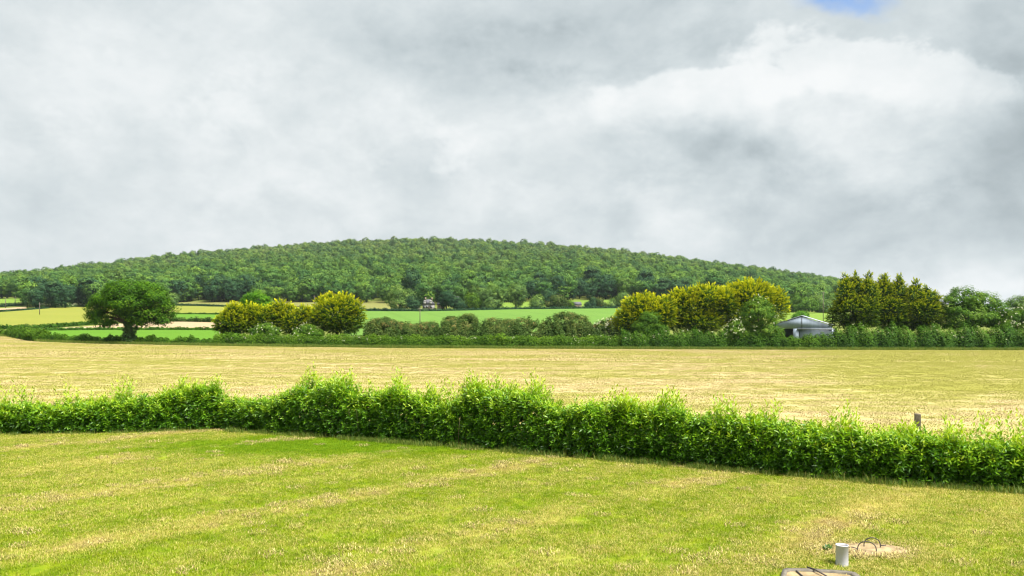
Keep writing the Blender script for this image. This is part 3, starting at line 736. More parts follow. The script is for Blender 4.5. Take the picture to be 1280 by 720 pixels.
# --- golden conifers
gg = 'golden conifers in the left clump beyond the mown field'
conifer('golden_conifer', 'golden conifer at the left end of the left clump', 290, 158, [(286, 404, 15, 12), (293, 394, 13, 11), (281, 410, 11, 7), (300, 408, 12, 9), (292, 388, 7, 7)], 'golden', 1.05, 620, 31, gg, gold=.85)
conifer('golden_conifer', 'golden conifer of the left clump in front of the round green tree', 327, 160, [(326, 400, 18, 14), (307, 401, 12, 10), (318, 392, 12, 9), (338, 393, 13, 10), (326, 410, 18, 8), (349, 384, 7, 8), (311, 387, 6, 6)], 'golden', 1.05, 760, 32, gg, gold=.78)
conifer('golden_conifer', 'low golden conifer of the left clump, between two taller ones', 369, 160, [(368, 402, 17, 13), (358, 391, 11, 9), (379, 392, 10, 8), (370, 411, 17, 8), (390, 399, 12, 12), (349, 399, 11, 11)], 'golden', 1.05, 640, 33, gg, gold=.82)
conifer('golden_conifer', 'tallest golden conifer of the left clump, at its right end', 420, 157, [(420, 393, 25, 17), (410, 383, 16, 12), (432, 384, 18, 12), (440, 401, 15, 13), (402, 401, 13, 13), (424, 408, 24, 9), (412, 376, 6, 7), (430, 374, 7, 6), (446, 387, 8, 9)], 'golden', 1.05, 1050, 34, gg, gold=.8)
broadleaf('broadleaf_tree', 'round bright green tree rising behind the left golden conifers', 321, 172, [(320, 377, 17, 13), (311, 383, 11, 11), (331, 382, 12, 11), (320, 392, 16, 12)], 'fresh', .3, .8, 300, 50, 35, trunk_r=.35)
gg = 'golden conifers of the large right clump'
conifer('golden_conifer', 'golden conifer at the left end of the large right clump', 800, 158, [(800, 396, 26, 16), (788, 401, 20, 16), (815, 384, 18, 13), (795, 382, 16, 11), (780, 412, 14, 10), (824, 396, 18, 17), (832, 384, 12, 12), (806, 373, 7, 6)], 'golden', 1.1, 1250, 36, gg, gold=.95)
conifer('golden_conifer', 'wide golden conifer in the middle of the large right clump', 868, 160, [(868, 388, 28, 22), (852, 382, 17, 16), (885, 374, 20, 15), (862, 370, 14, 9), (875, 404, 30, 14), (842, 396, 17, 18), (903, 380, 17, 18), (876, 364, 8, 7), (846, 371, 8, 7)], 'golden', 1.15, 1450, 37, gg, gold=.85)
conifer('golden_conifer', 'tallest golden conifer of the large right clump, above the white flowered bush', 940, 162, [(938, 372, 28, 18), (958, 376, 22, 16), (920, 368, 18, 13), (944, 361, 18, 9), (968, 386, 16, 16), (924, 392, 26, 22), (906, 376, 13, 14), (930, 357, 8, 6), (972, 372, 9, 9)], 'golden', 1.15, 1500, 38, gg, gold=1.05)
gg = 'dark spired conifers right of the barn'
conifer('spired_conifer', 'three topped dark conifer standing right beside the barn', 1066, 158, [(1062, 388, 22, 17), (1056, 368, 10, 17), (1070, 364, 9, 18), (1085, 368, 10, 19), (1077, 386, 18, 15), (1050, 396, 14, 14), (1070, 350, 3.5, 8), (1057, 352, 4, 8), (1086, 349, 3, 8), (1074, 402, 22, 9)], 'conifer', .95, 1350, 41, gg, gold=1.0, upw=.35)
conifer('spired_conifer', 'two topped dark conifer between the other spired conifers', 1113, 160, [(1112, 388, 21, 16), (1106, 367, 11, 17), (1123, 368, 11, 17), (1106, 352, 4, 8), (1124, 352, 3, 7), (1114, 402, 22, 10), (1099, 382, 10, 13)], 'conifer', .95, 1200, 42, gg, gold=1.0, upw=.35)
conifer('spired_conifer', 'lower dark conifer with drooping tiers, next to the leafy tree', 1150, 159, [(1151, 391, 21, 15), (1144, 372, 11, 14), (1161, 377, 12, 12), (1144, 358, 3.5, 7), (1158, 364, 3, 6), (1167, 389, 12, 12), (1150, 402, 26, 9)], 'conifer', .95, 1050, 43, gg, gold=1.02, upw=.25)
broadleaf('broadleaf_tree', 'leafy green tree with a wide dome right of the spired conifers', 1213, 158, [(1207, 373, 20, 13), (1190, 383, 15, 14), (1228, 378, 19, 13), (1243, 388, 16, 13), (1212, 396, 30, 14), (1245, 400, 14, 10), (1188, 402, 14, 9)], 'ash', .34, 1.0, 480, 45, 44, trunk_r=.4)
broadleaf('elder_bush', 'elder bush with white flower heads at the right edge of the photo', 1272, 155, [(1272, 400, 17, 14), (1286, 394, 16, 13), (1262, 410, 12, 9), (1300, 402, 15, 13)], 'ash', .3, .8, 240, 45, 45, cat='bush', trunk_r=.15, blossom=60)
broadleaf('broadleaf_tree', 'dull green tree top showing behind the elder at the right edge', 1283, 215, [(1276, 380, 14, 9), (1290, 378, 18, 10), (1284, 392, 24, 12)], 'far', .4, 1.1, 220, 45, 46, trunk_r=.4)
broadleaf('elder_bush', 'large green elder bush with white flowers before the tallest golden conifer', 948, 153, [(945, 392, 21, 17), (938, 404, 20, 14), (957, 402, 14, 15), (948, 381, 12, 9), (930, 415, 22, 9), (955, 415, 26, 10)], 'ash', .28, .85, 420, 45, 47, cat='bush', trunk_r=.2, blossom=26)
broadleaf('elder_bush', 'white speckled bush low at the left foot of the large elder', 918, 151.5, [(918, 412, 9, 11), (910, 419, 9, 6)], 'ash', .26, .6, 110, 40, 48, cat='bush', trunk_r=.12, blossom=45)
broadleaf('shrub', 'dark green shrub in front of the leftmost conifer of the right clump', 812, 153, [(812, 401, 13, 12), (803, 410, 13, 9), (822, 412, 13, 8)], 'ash', .26, .7, 200, 45, 49, cat='bush', trunk_r=.12, tmul=.8)
broadleaf('elder_bush', 'pale flowered elder bush under the left golden conifers', 332, 153, [(331, 412, 11, 8), (320, 416, 8, 6), (343, 416, 8, 6)], 'ash', .26, .6, 140, 45, 50, cat='bush', trunk_r=.1, blossom=26)
broadleaf('elder_bush', 'pale flowered elder bush under the low golden conifer', 385, 153, [(384, 413, 11, 8), (374, 417, 8, 6), (395, 417, 9, 6)], 'ash', .26, .6, 140, 45, 51, cat='bush', trunk_r=.1, blossom=26)

# --- hawthorn shrubs of the middle hedgerow
gg = 'hawthorn shrubs in the middle hedgerow'
for i, (px, lst, lab, bl) in enumerate([
    (478, [(474, 408, 15, 9), (488, 409, 14, 9), (470, 412, 12, 8), (482, 402, 6, 4)], 'hawthorn shrub touching the left clump of golden conifers', 0),
    (503, [(503, 411, 13, 8), (513, 413, 10, 7)], 'small brownish hawthorn shrub left of the thin field pole', 0),
    (531, [(530, 412, 13, 8), (539, 411, 10, 8), (521, 414, 9, 6)], 'low brown tinged hawthorn shrub just right of the thin field pole', 0),
    (572, [(566, 406, 15, 10), (583, 404, 15, 10), (575, 412, 20, 8), (588, 398, 7, 4)], 'orange topped hawthorn shrub in the middle of the hedgerow', 0),
    (625, [(616, 407, 15, 9), (634, 408, 15, 9), (650, 407, 14, 9), (629, 413, 24, 7), (664, 403, 8, 8)], 'long green hawthorn shrub right of the orange topped one', 0),
    (707, [(700, 404, 20, 12), (720, 405, 18, 12), (708, 396, 13, 6), (686, 410, 15, 8), (732, 412, 13, 8)], 'largest rounded hawthorn shrub of the middle hedgerow', 0),
    (757, [(756, 410, 12, 9), (766, 405, 8, 8), (745, 414, 9, 6)], 'hawthorn shrub with white blossom beside the large golden clump', 70)]):
    broadleaf('hawthorn_shrub', lab, px, 163 + (i % 3), lst, 'thorn', .30, .8, 180 + int(len(lst) * 30), 48, 60 + i, gg, trunk_r=.13, cat='bush', blossom=bl, spread=.25)

field_hedge('hawthorn_hedge', 'uneven dark hawthorn growth filling the row between the rounded shrubs', along(455, 778, 9.5, 16) if False else [(p, far_d(p) + 9.5) for p in np.linspace(455, 778, 16)], [4.1, 3.8, 3.4, 3.5, 3.4, 3.9, 4.1, 4.0, 4.0, 4.0, 4.1, 4.2, 4.2, 4.0, 3.9, 4.0], 3.0, 'thorn', .3, 620, 79, bushy=.35, tint=.5)
# --- hedges beyond the mown field
def along(p0, p1, off, n=14): return [(p, far_d(p) + off) for p in np.linspace(p0, p1, n)]
field_hedge('field_hedge', 'low ragged hedge at the left, bending round the corner of the mown field', [(-120, far_d(-120) + 3.5), (0, far_d(0) + 3.5)] + along(14, 60, 3.2, 8), [1.5, 1.5, 1.6, 1.7, 1.8, 1.9, 1.8, 1.9, 1.9, 1.8], 2.6, 'hedge', .28, 480, 71, bushy=.5, tint=.42)
field_hedge('field_hedge', 'low dark hedge between the oak and the mown field', along(60, 272, 3.0), 1.35, 1.9, 'hedge', .28, 420, 72, bushy=.45, tint=.3)
field_hedge('field_hedge', 'trimmed field hedge under the left conifers and middle hedgerow', along(268, 778, 3.0, 24), [2.25] * 22 + [2.4, 2.6], 2.0, 'hedge', .25, 620, 73, bushy=.16, tint=.5, blossom=60)
field_hedge('field_hedge', 'tall dark tangled hedge under the large right golden clump', along(776, 972, 3.0), 3.3, 2.6, 'bank', .28, 800, 74, bushy=.2, tint=.5, blossom=40)
field_hedge('field_hedge', 'brambly hedge in front of the grey barn', along(970, 1046, 3.0, 8), [2.9, 2.7, 2.5, 2.4, 2.5, 2.7, 3.5, 3.8], 2.4, 'hedge', .28, 700, 75, bushy=.25, tint=.36)
field_hedge('field_hedge', 'tall dark green bank of bushes under the spired conifers', along(1044, 1360, 3.2, 18), 4.1, 3.2, 'bank', .28, 950, 76, bushy=.28, tint=.55, blossom=90)
broadleaf('shrub', 'bright green tuft of a bush poking above the trimmed hedge', 625, 151, [(625, 422, 8, 6), (633, 424, 7, 4), (618, 426, 6, 4)], 'hedge', .2, .5, 90, 40, 77, cat='bush', trunk_r=.08)
broadleaf('shrub', 'rounded dark bush on the ragged hedge left of the oak', 56, 162, [(56, 417, 7, 5), (48, 420, 7, 4), (33, 417, 9, 4)], 'hedge', .24, .5, 90, 40, 78, cat='bush', trunk_r=.08, tmul=.7)

# thin boundary hedges between the far fields: (pixel, row) of the foot
def rows(lst): return [(px, dist_at(px, py)) for px, py in lst]
for i, (lab, lst, h, wd, mat, dens, bl) in enumerate([
    ('thin dark hedge below the golden field, left of the oak', [(-60, 411.5), (0, 411), (60, 409.5), (120, 405)], 1.0, 1.6, 'bank', 60, 0),
    ('thin hedge between the bare strip and the bright green meadow', [(40, 414), (120, 412.5), (200, 412.5), (285, 412.5)], .8, 1.2, 'bank', 60, 0),
    ('dark hedge at the far side of the bare strip, right of the oak', [(214, 402.5), (245, 402.5), (285, 404)], 1.7, 1.8, 'thorn', 70, 0),
    ('dark field edge below the sloping pasture at the foot of the wood', [(214, 381.5), (250, 382), (296, 384.5)], 1.2, 2.5, 'darkwood', 40, 0),
    ('line of dark hedge along the top of the large green field', [(436, 388.5), (480, 388.5), (525, 389.5), (580, 388.5), (640, 386.8), (700, 386.3), (775, 385.5)], 1.4, 2.5, 'darkwood', 45, 0),
    ('hedge under the small upper field at the left edge', [(-80, 384), (0, 383.5), (30, 381.5)], 1.9, 3, 'darkwood', 45, 0),
    ('hedge line between the pale strip and the golden field at the left edge', [(-80, 390), (0, 390), (36, 387.5), (60, 385.5)], .9, 2.5, 'darkwood', 40, 0),
    ('pale blossoming hedgerow below the dark trees left of the oak', [(46, 385), (75, 384), (110, 383.5)], 2.4, 3, 'far', 60, 120),
    ('thin hedge under the small bright green field right of the oak', [(216, 392.6), (250, 392.8), (285, 392.8)], .7, 1.5, 'bank', 40, 0)]):
    field_hedge('field_hedge', lab, rows(lst), h, wd, mat, .55, dens, 90 + i, bushy=.4, blossom=bl)

# --- free-standing trees around the farmhouse and meadow (about 450-560 m away)
ft = [  # px, foot row, lobes, material, label
 (500, 387.5, [(497, 368, 12, 12), (508, 372, 10, 11), (489, 375, 8, 9), (500, 380, 15, 7)], 'far', 'large pale green tree left of the white farmhouse'),
 (515, 387.5, [(515, 378, 7, 8), (520, 381, 5, 6)], 'darkwood', 'dark tree against the left wall of the white farmhouse'),
 (558, 387.5, [(559, 371, 8, 8), (554, 376, 6, 6), (564, 377, 6, 6)], 'darkwood', 'dark round topped tree just right of the farmhouse'),
 (573, 387.5, [(571, 379, 6, 7), (576, 382, 6, 5)], 'darkwood', 'small dark bush like tree by the farmhouse outbuilding'),
 (590, 387, [(590, 374, 8, 7), (586, 380, 7, 6), (597, 379, 8, 7)], 'hedge', 'yellowish tree between the outbuilding and the tall meadow tree'),
 (615, 387, [(617, 366, 9, 10), (611, 373, 10, 11), (622, 374, 8, 11), (615, 380, 13, 6)], 'far', 'tall pale tree at the left end of the meadow'),
 (604, 386.5, [(603, 368, 8, 8), (600, 376, 8, 9)], 'far', 'pale tree tucked behind the tall meadow tree'),
 (645, 386, [(645, 364, 10, 9), (651, 368, 8, 9), (639, 370, 6, 8), (648, 376, 8, 6)], 'far', 'tall tree with a bare lower trunk in the meadow'),
 (672, 385.5, [(672, 376, 7, 7), (670, 380, 8, 5)], 'far', 'small round tree in front of the wood, left of the greyish bush'),
 (686, 384, [(687, 368, 8, 6), (684, 374, 7, 7)], 'darkwood', 'dark tree behind the two round meadow trees'),
 (696, 385.5, [(697, 376, 10, 7), (690, 380, 8, 5), (705, 380, 7, 5)], 'thorn', 'broad greyish bush like tree at the meadow edge'),
 (711, 385.3, [(711, 381, 5, 4)], 'hedge', 'small yellow green bush beside the stone shed'),
 (741, 385, [(741, 379, 3, 6)], 'darkwood', 'narrow dark cypress like tree in the meadow'),
 (749, 385, [(749, 379, 5, 5), (752, 381, 4, 3)], 'thorn', 'small round purplish tree in the meadow'),
 (737, 385, [(736, 382, 3, 3)], 'darkwood', 'tiny dark bush left of the narrow dark tree'),
 (772, 385, [(771, 378, 7, 7), (764, 381, 6, 4), (779, 374, 8, 8)], 'far', 'green tree half hidden by the large golden clump'),
 (1000, 391, [(997, 379, 14, 10), (1009, 381, 12, 9), (988, 384, 9, 7)], 'ash', 'broad green tree at the far side of the field behind the barn'),
 (1022, 391, [(1023, 380, 9, 11), (1030, 384, 9, 8)], 'far', 'greyish tree behind the pole beyond the barn'),
 (1003, 399, [(1003, 394, 7, 4), (997, 396, 5, 3)], 'fresh', 'low green bush just above the barn ridge'),
 (217, 384, [(216, 374, 6, 7)], 'far', 'small greyish tree showing at the right edge of the oak'),
]
for i, (px, py, lst, mat, lab) in enumerate(ft):
    d = dist_at(px, py)
    broadleaf('broadleaf_tree', lab, px, d, lst, mat, .0016 * d, .0045 * d, 40 + 26 * len(lst), 34, 120 + i, 'trees standing clear of the wood', trunk_r=.45 if len(lst) > 1 else .2, cat='tree', spread=.2)

# ------------------------------------------------------------------ the wooded hill
def wood_proto(seed, mat, wide, tall, nl):
    r = np.random.RandomState(seed); lob = [(np.array([0, 0, tall * .62]), np.array([wide * .42, wide * .42, tall * .36]))]
    for k in range(nl):
        a = k * 6.28 / nl + r.uniform(-.4, .4); q = r.uniform(.2, .32) * wide
        lob.append((np.array([math.cos(a) * q, math.sin(a) * q, tall * r.uniform(.42, .74)]), np.array([wide * r.uniform(.2, .3)] * 2 + [tall * r.uniform(.16, .24)])))
    lob.append((np.array([0, 0, tall * .3]), np.array([wide * .36, wide * .36, tall * .22])))
    C, nrm = surf_points(lob, 190, r, .6, .1)
    mb = MB(); clump_leaves(mb, C, 1.35 * r.uniform(.6, 1.2, len(C)), 17, .8, r, np.clip(.45 + r.normal(0, .2, len(C)) + .15 * nrm[:, 2], 0, 1), N_=nrm * 2.0, rnd=.22, up=.35)
    tr, fr = tube([(0, 0, -.6), (0, 0, tall * .3), (0, 0, tall * .7)], [.4, .3, .1], 6); mb.add(tr, fr, 0.0)
    return mb, mat
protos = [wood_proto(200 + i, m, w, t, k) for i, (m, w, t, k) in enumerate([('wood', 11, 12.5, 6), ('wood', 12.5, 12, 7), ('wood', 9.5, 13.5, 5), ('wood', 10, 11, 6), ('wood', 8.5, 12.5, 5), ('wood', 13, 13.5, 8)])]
dark_protos = [wood_proto(230 + i, 'darkwood', w, t, k) for i, (w, t, k) in enumerate([(10, 12, 6), (8.5, 13.5, 5), (11.5, 12.5, 7)])]
def build_proto(p):
    mb, mat = p; o = mb.build('wood_tree', M[mat]); return o
# lower edge of the wood (photo rows at its foot)
WE = np.array([[-300, 380], [0, 373.5], [30, 373.5], [34, 386.5], [70, 385.5], [118, 384.5], [124, 380], [214, 379], [300, 378.2], [480, 378.5], [520, 382], [640, 379], [680, 376.5], [760, 374.5], [800, 376], [985, 389], [1060, 390], [1300, 400]])
r = np.random.RandomState(5)
pts = []
for u in np.arange(-260, 1165, 7.0):
    d0 = dist_at(u, np.interp(u, WE[:, 0], WE[:, 1]))
    d = d0 + r.uniform(0, 4); first = True
    while d < 1420:
        pts.append((u, d, d0)); 
        d += 7.2 if d < d0 + 60 else 9.5
pts = np.array(pts)
# thin out so that crowns keep about 8.5 m apart sideways at every distance
fr_ = np.clip((pts[:, 1] - pts[:, 2]) / 450, 0, 1)
keep = r.rand(len(pts)) < np.clip((7.0 * pts[:, 1] / 1000) / (11.5 - 4.5 * fr_), 0, 1)
pts = pts[keep]
pts[:, 0] += r.uniform(-4.5, 4.5, len(pts)); pts[:, 1] += r.uniform(-3.5, 3.5, len(pts)) * (pts[:, 1] > pts[:, 2] + 4)
xw = (pts[:, 0] - 640) / F * pts[:, 1]; zw = H(xw, pts[:, 1])
row_ = HOR + (CAMZ - zw) / pts[:, 1] * F
fr_ = np.clip((pts[:, 1] - pts[:, 2]) / 450, 0, 1)
sc = np.clip(np.exp(r.normal(-.08, .22, len(pts))), .55, 1.5) * (1.25 - .3 * fr_)
def darkness(u, dd):
    a = 0
    for c, w_, a_ in ((72, 42, .95), (262, 46, .75), (345, 40, .35), (735, 45, .9), (830, 60, .5), (165, 40, .5), (555, 45, .6), (640, 55, .65)): a = a + a_ * np.exp(-((u - c) / w_) ** 2)
    return a * np.clip(1.25 - dd / 75, 0, 1)
isdark = r.rand(len(pts)) < darkness(pts[:, 0], pts[:, 1] - pts[:, 2])
# those that show largest: the front ranks, in view
front = pts[:, 1] - pts[:, 2]
vis = (pts[:, 0] > -15) & (pts[:, 0] < 1045) & ~((pts[:, 0] > 775) & (pts[:, 0] < 985)) & ~((pts[:, 0] > 125) & (pts[:, 0] < 205) & (front < 60))
score = np.where(vis, front + .15 * (pts[:, 1] - 500) * .2, 1e9)
order = np.argsort(score)[:225]
single = np.zeros(len(pts), bool); single[order] = True
used = {}
wood_labels = {
 (True, 0): 'dark blue green tree along the lower edge of the hill wood', (True, 1): 'dark tree in the second rank of the hill wood',
 (False, 0): 'mid green broadleaf tree along the lower edge of the hill wood', (False, 1): 'mid green broadleaf tree in the ranks behind the edge of the hill wood'}
for i in order:
    dk = bool(isdark[i]); k = r.randint(0, len(dark_protos) if dk else len(protos)); key = (dk, k)
    if key not in used: used[key] = build_proto((dark_protos if dk else protos)[k]); o = used[key]
    else: o = used[key].copy(); COL.objects.link(o)
    o.location = (xw[i], pts[i, 1], zw[i]); o.rotation_euler = (0, 0, r.uniform(0, 6.28)); s_ = sc[i]; o.scale = (s_, s_, s_ * r.uniform(.9, 1.12))
    rank = 0 if front[i] < 9 else 1
    tag(o, wood_labels[(dk, rank)], 'tree', ('dark ' if dk else 'mid green ') + ('trees along the wood edge' if rank == 0 else 'trees behind the wood edge'))
pl = [used[k] for k in sorted(used)]
pl_names = {o.name: n_ for n_, o in enumerate(sorted(pl, key=lambda o: o.name))}     # collection children come in name order
inv = {k: pl_names[o.name] for k, o in used.items()}
rest = np.where(~single)[0]
idx = []
for i in rest:
    ks = [k for k in inv if k[0] == bool(isdark[i])]
    if not isdark[i] and r.rand() < fr_[i] * 1.6: ks = [k for k in ks if k[1] in (2, 3, 4)] or ks
    idx.append(inv[ks[r.randint(0, len(ks))]])
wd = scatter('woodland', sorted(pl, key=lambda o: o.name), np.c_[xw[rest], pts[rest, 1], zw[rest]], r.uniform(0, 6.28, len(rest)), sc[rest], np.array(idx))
tag(wd, 'dense mixed wood covering the long rounded hill', None, None, 'stuff')

# ------------------------------------------------------------------ buildings
def barn():
    d = 172.0; c = W(1002, 436, d); c[2] = float(H(c[0], c[1])); root = empty('barn', c, R(-22))
    wd, L = 13.0, 20.0; base_z = c[2]
    ez = CAMZ + (HOR - 406.5) / F * d - base_z; rz = CAMZ + (HOR - 395.0) / F * d - base_z
    hw = wd / 2 - .4
    # gable wall above the openings, with the solid panel and the end walls
    g = MB()
    def slab(poly, y0, y1):
        n = len(poly); V = [(x, y0, z) for x, z in poly] + [(x, y1, z) for x, z in poly]
        sides = np.array([(i, (i + 1) % n, (i + 1) % n + n, i + n) for i in range(n)])
        return V, [sides, np.arange(n)[::-1][None], (np.arange(n) + n)[None]]
    g.add(*slab([(-hw, ez - .75), (hw, ez - .75), (hw, ez - .1), (0, rz - .12), (-hw, ez - .1)], 0, .12)); g.build('gable_wall', M['cladding'], root)
    b = MB(); b.add(*box(-1.15, .06, -.2, 1.1, .125, ez - .55)); b.build('corner_panel', M['cladding'], root)
    dr = MB(); dr.add(*box(3.0, .28, -.2, 7.1, .1, ez - .6)); dr.build('sliding_door', M['cladding'], root)
    hd = MB(); hd.add(*box(2.9, -.12, ez - .92, 7.6, .24, .2)); hd.build('door_track', M['roofsheet'], root)
    s = MB()
    for sx in (-1, 1): s.add(*box(sx * (hw - .05), L / 2 + .13, -.2, .1, L - .02, ez + .05))
    s.add(*box(0, L + .2, -.2, wd - .9, .1, ez)); s.build('side_walls', M['cladding'], root)
    rf = MB()
    for sx in (-1, 1):
        a = (0, rz); e = (sx * (wd / 2), ez - .16)
        V = [(a[0], -.12, a[1]), (e[0], -.12, e[1]), (e[0], L + .5, e[1]), (a[0], L + .5, a[1])]
        V += [(x, y, z + .14) for x, y, z in V]
        rf.add(V, np.array([(0, 1, 2, 3), (4, 7, 6, 5), (0, 4, 5, 1), (1, 5, 6, 2), (2, 6, 7, 3)]))
    rf.build('roof', M['roofsheet'], root)
    p = MB()
    for x in (-hw + .1, -1.75, -4.0): p.add(*box(x, .22, -.2, .18, .18, ez - .6))
    p.build('posts', M['steel'], root)
    fl = MB(); fl.add(*box(0, L / 2, -.15, wd - 1.2, L - 1, .08)); fl.build('earth_floor', M['dark'], root)
    # seam down the gable
    sm = MB(); sm.add(*box(.05, -.03, ez - .74, .1, .05, rz - ez + .5)); sm.build('gable_seam', M['steel'], root)
    tag(root, 'grey sheet clad barn with an open bay, half hidden by hedge and conifers', 'barn')
barn()

def house():
    px, d = 534.5, dist_at(534, 387.2); c = G(px, d); root = empty('farmhouse', c, R(-6)); k = d / F
    w, dp, ez, rz = 13 * k, 6.0, 7.2 * k, 13.2 * k
    MB().add(*box(0, dp / 2, -.3, w, dp, ez + .3)).build('walls', M['render'], root)
    rf = MB(); x, y = w / 2 + .4, dp + .4
    V = [(-x, -.4, ez + .003), (x, -.4, ez + .003), (x, y, ez + .003), (-x, y, ez + .003), (-x + 2.2, dp / 2, rz), (x - 2.2, dp / 2, rz)]
    rf.add(V, [np.array([(0, 1, 5, 4), (2, 3, 4, 5), (0, 3, 2, 1)]), np.array([(1, 2, 5), (3, 0, 4)])])
    ro = rf.build('roof', M['slate'], root)
    for sx in (-.62, .62): MB().add(*box(sx * w * .5, dp / 2, rz - .6, .7, .7, 1.7)).build('chimney', M['stonework'], ro)
    for sx in (-.3, .3):
        dm = MB(); V, Fq = box(sx * w, .35, ez - .1, 1.3, 2.0, 1.5); dm.add(V, Fq)
        dm.add([(sx * w - .85, -.75, ez + 1.4), (sx * w + .85, -.75, ez + 1.4), (sx * w, -.75, ez + 2.1), (sx * w - .85, 2.4, ez + 1.4), (sx * w + .85, 2.4, ez + 1.4), (sx * w, 2.4, ez + 2.1)], [np.array([(0, 1, 4, 3), (1, 2, 5, 4), (2, 0, 3, 5)]), np.array([(0, 2, 1), (3, 4, 5)])])
        dm.build('dormer', M['render'], root)
    for sx in (-.34, -.05, .34):
        fr = MB().add(*box(sx * w, -.02, .9, 1.2, .1, 1.3)).build('window', M['plastic'], root)
        MB().add(*box(sx * w, -.08, 1.0, 1.0, .06, 1.1)).build('pane', M['glass'], fr)
    MB().add(*box(.15 * w, -.03, 0, 1.0, .1, 2.1)).build('door', M['timber'], root)
    tag(root, 'white farmhouse with a grey slate roof at the foot of the wood', 'house')
house()
def shed(px, py, wpx, hpx, rpx, wall, roof, label):
    d = dist_at(px, py); c = G(px, d); k = d / F; root = empty('outbuilding', c, R(8)); w, h, rr, dp = wpx * k, hpx * k, rpx * k, 4.5
    MB().add(*box(0, dp / 2, -.3, w, dp, h + .3)).build('walls', M[wall], root)
    V = [(-w / 2 - .2, -.2, h + .003), (w / 2 + .2, -.2, h + .003), (w / 2 + .2, dp + .2, h + .003), (-w / 2 - .2, dp + .2, h + .003), (-w / 2 - .2, dp / 2, h + rr), (w / 2 + .2, dp / 2, h + rr)]
    MB().add(V, [np.array([(0, 1, 5, 4), (2, 3, 4, 5), (0, 3, 2, 1)]), np.array([(1, 2, 5), (3, 0, 4)])]).build('roof', M[roof], root)
    MB().add(*box(w * .15, -.04, 0, min(1.2, w * .3), .08, min(2.0, h * .8))).build('door', M['timber'], root)
    tag(root, label, 'outbuilding')
shed(551.5, 387.4, 9, 6, 3, 'stonework', 'slate', 'tan outbuilding beside the white farmhouse')
shed(571, 386.4, 6, 13, 3, 'render', 'slate', 'small white gabled building among trees right of the farmhouse')
shed(722, 385.2, 10, 4, 4, 'stonework', 'slate', 'small grey stone shed at the edge of the far meadow')

# ------------------------------------------------------------------ poles and posts
def pole(px, py, top, label, r_=.13, arm=True):
    d = dist_at(px, py); c = G(px, d); h = (py - top) * d / F; root = empty('utility_pole', c)
    MB().add(*tube([(0, 0, -.5), (0, 0, h * .5), (0, 0, h)], [r_ * 1.15, r_, r_ * .8], 8)).build('shaft', M['pole'], root)
    if arm:
        MB().add(*box(0, -.14, h - .55, 1.5, .1, .12)).build('crossarm', M['pole'], root)
        for x in (-.6, 0, .6): MB().add(*tube([(x, -.14, h - .43), (x, -.14, h - .25)], [.05, .03], 6)).build('insulator', M['plastic'], root)
    tag(root, label, 'pole', 'poles across the far fields')
pole(525, 409, 384.5, 'thin wooden pole standing in the large green field below the farmhouse', .14)
pole(393, 383.5, 369.5, 'pale pole with a crossarm behind the left golden conifers', .2)
pole(1029, 402, 364.5, 'tall thin pole behind the grey barn', .15)
pole(49.5, 393.5, 378, 'short pole in the golden field left of the oak', .16, False)
pole(7, 385, 373, 'pole nearest the left edge of the photo, by the upper field', .2, False)
pole(19, 379.5, 370, 'pole at the top of the small upper field at the left', .2, False)
pole(202, 405, 392, 'short pale pole just right of the oak crown', .15, False)

def fence_post(px, top, back, h, label, w=.13):
    k = (px - 640) / F; d = ray_hedge(px) + back; base = np.array([k * d, d, 0.0]); topz = CAMZ + (HOR - top) / F * d
    root = MB(); n = 5; V, Fq = box(0, 0, -.3, w, w * .8, topz + .3)
    V = np.array(V); V[4:, 2] += np.array([.01, -.015, .005, .02]); V[4:, :2] *= .94; V[4:, 0] += .02
    o = root.add(V, Fq).build('fence_post', M['timber'], loc=base); o.rotation_euler = (0, 0, R(-24))
    b = o.modifiers.new('bevel', 'BEVEL'); b.width = .012; b.segments = 2
    tag(o, label, 'post', 'fence posts behind the laurel hedge')
fence_post(1146, 517.5, 1.0, 1.4, 'weathered square fence post standing clear behind the right end of the hedge', .16)
fence_post(580.5, 483, .95, 1.4, 'grey fence post half sunk in the hedge near the middle', .17)

# ------------------------------------------------------------------ drain covers and vent pipe on the lawn
def lid():
    c = np.array([(1087 - 640) / F * 13.9, 13.9, 0]); root = empty('manhole_cover', c); r = np.random.RandomState(3)
    n = 40; th = np.arange(n) * 2 * math.pi / n; rr = .66 * (1 + .03 * np.sin(3 * th + 1) + .02 * r.normal(size=n))
    V = []; 
    for f, z in ((1.0, .0), (.985, .018), (.94, .026), (.5, .03), (.12, .03)): V += [(math.cos(t) * q * f, math.sin(t) * q * f * .62, z) for t, q in zip(th, rr)]
    Fq = [np.array([(k * n + i, k * n + (i + 1) % n, (k + 1) * n + (i + 1) % n, (k + 1) * n + i) for k in range(4) for i in range(n)]), (4 * n + np.arange(n))[None]]
    MB().add(V, Fq).build('lid', M['concrete'], root)
    def loop(p0, p1, h):
        p0, p1 = np.array(p0), np.array(p1); t = np.linspace(0, math.pi, 15)
        pts = [(p0 + p1) / 2 - (p1 - p0) / 2 * math.cos(a) * (1 + .12 * math.sin(a)) + np.array([0, 0, .05 + h * math.sin(a) ** .8]) for a in t]
        MB().add(*tube([p0 + [0, 0, .0]] + pts + [p1 + [0, 0, .0]], .0095, 8)).build('lifting_loop', M['steel'], root)
    loop((-.25, -.10, -.03), (.03, -.19, -.03), .17); loop((-.04, .13, -.03), (.22, .07, -.03), .17)
    rod = MB().add(*tube([(-.42, -.06, .07), (-.33, -.07, .075), (-.25, -.12, .06)], .008, 6)); rod.build('rod', M['steel'], root)
    MB().add(*tube([(.22, .08, .06), (.27, .06, .065), (.31, .07, .06)], .008, 6)).build('rod', M['steel'], root)
    tag(root, 'round dusty concrete lid with two bent wire lifting loops in the lawn', 'manhole cover')
lid()
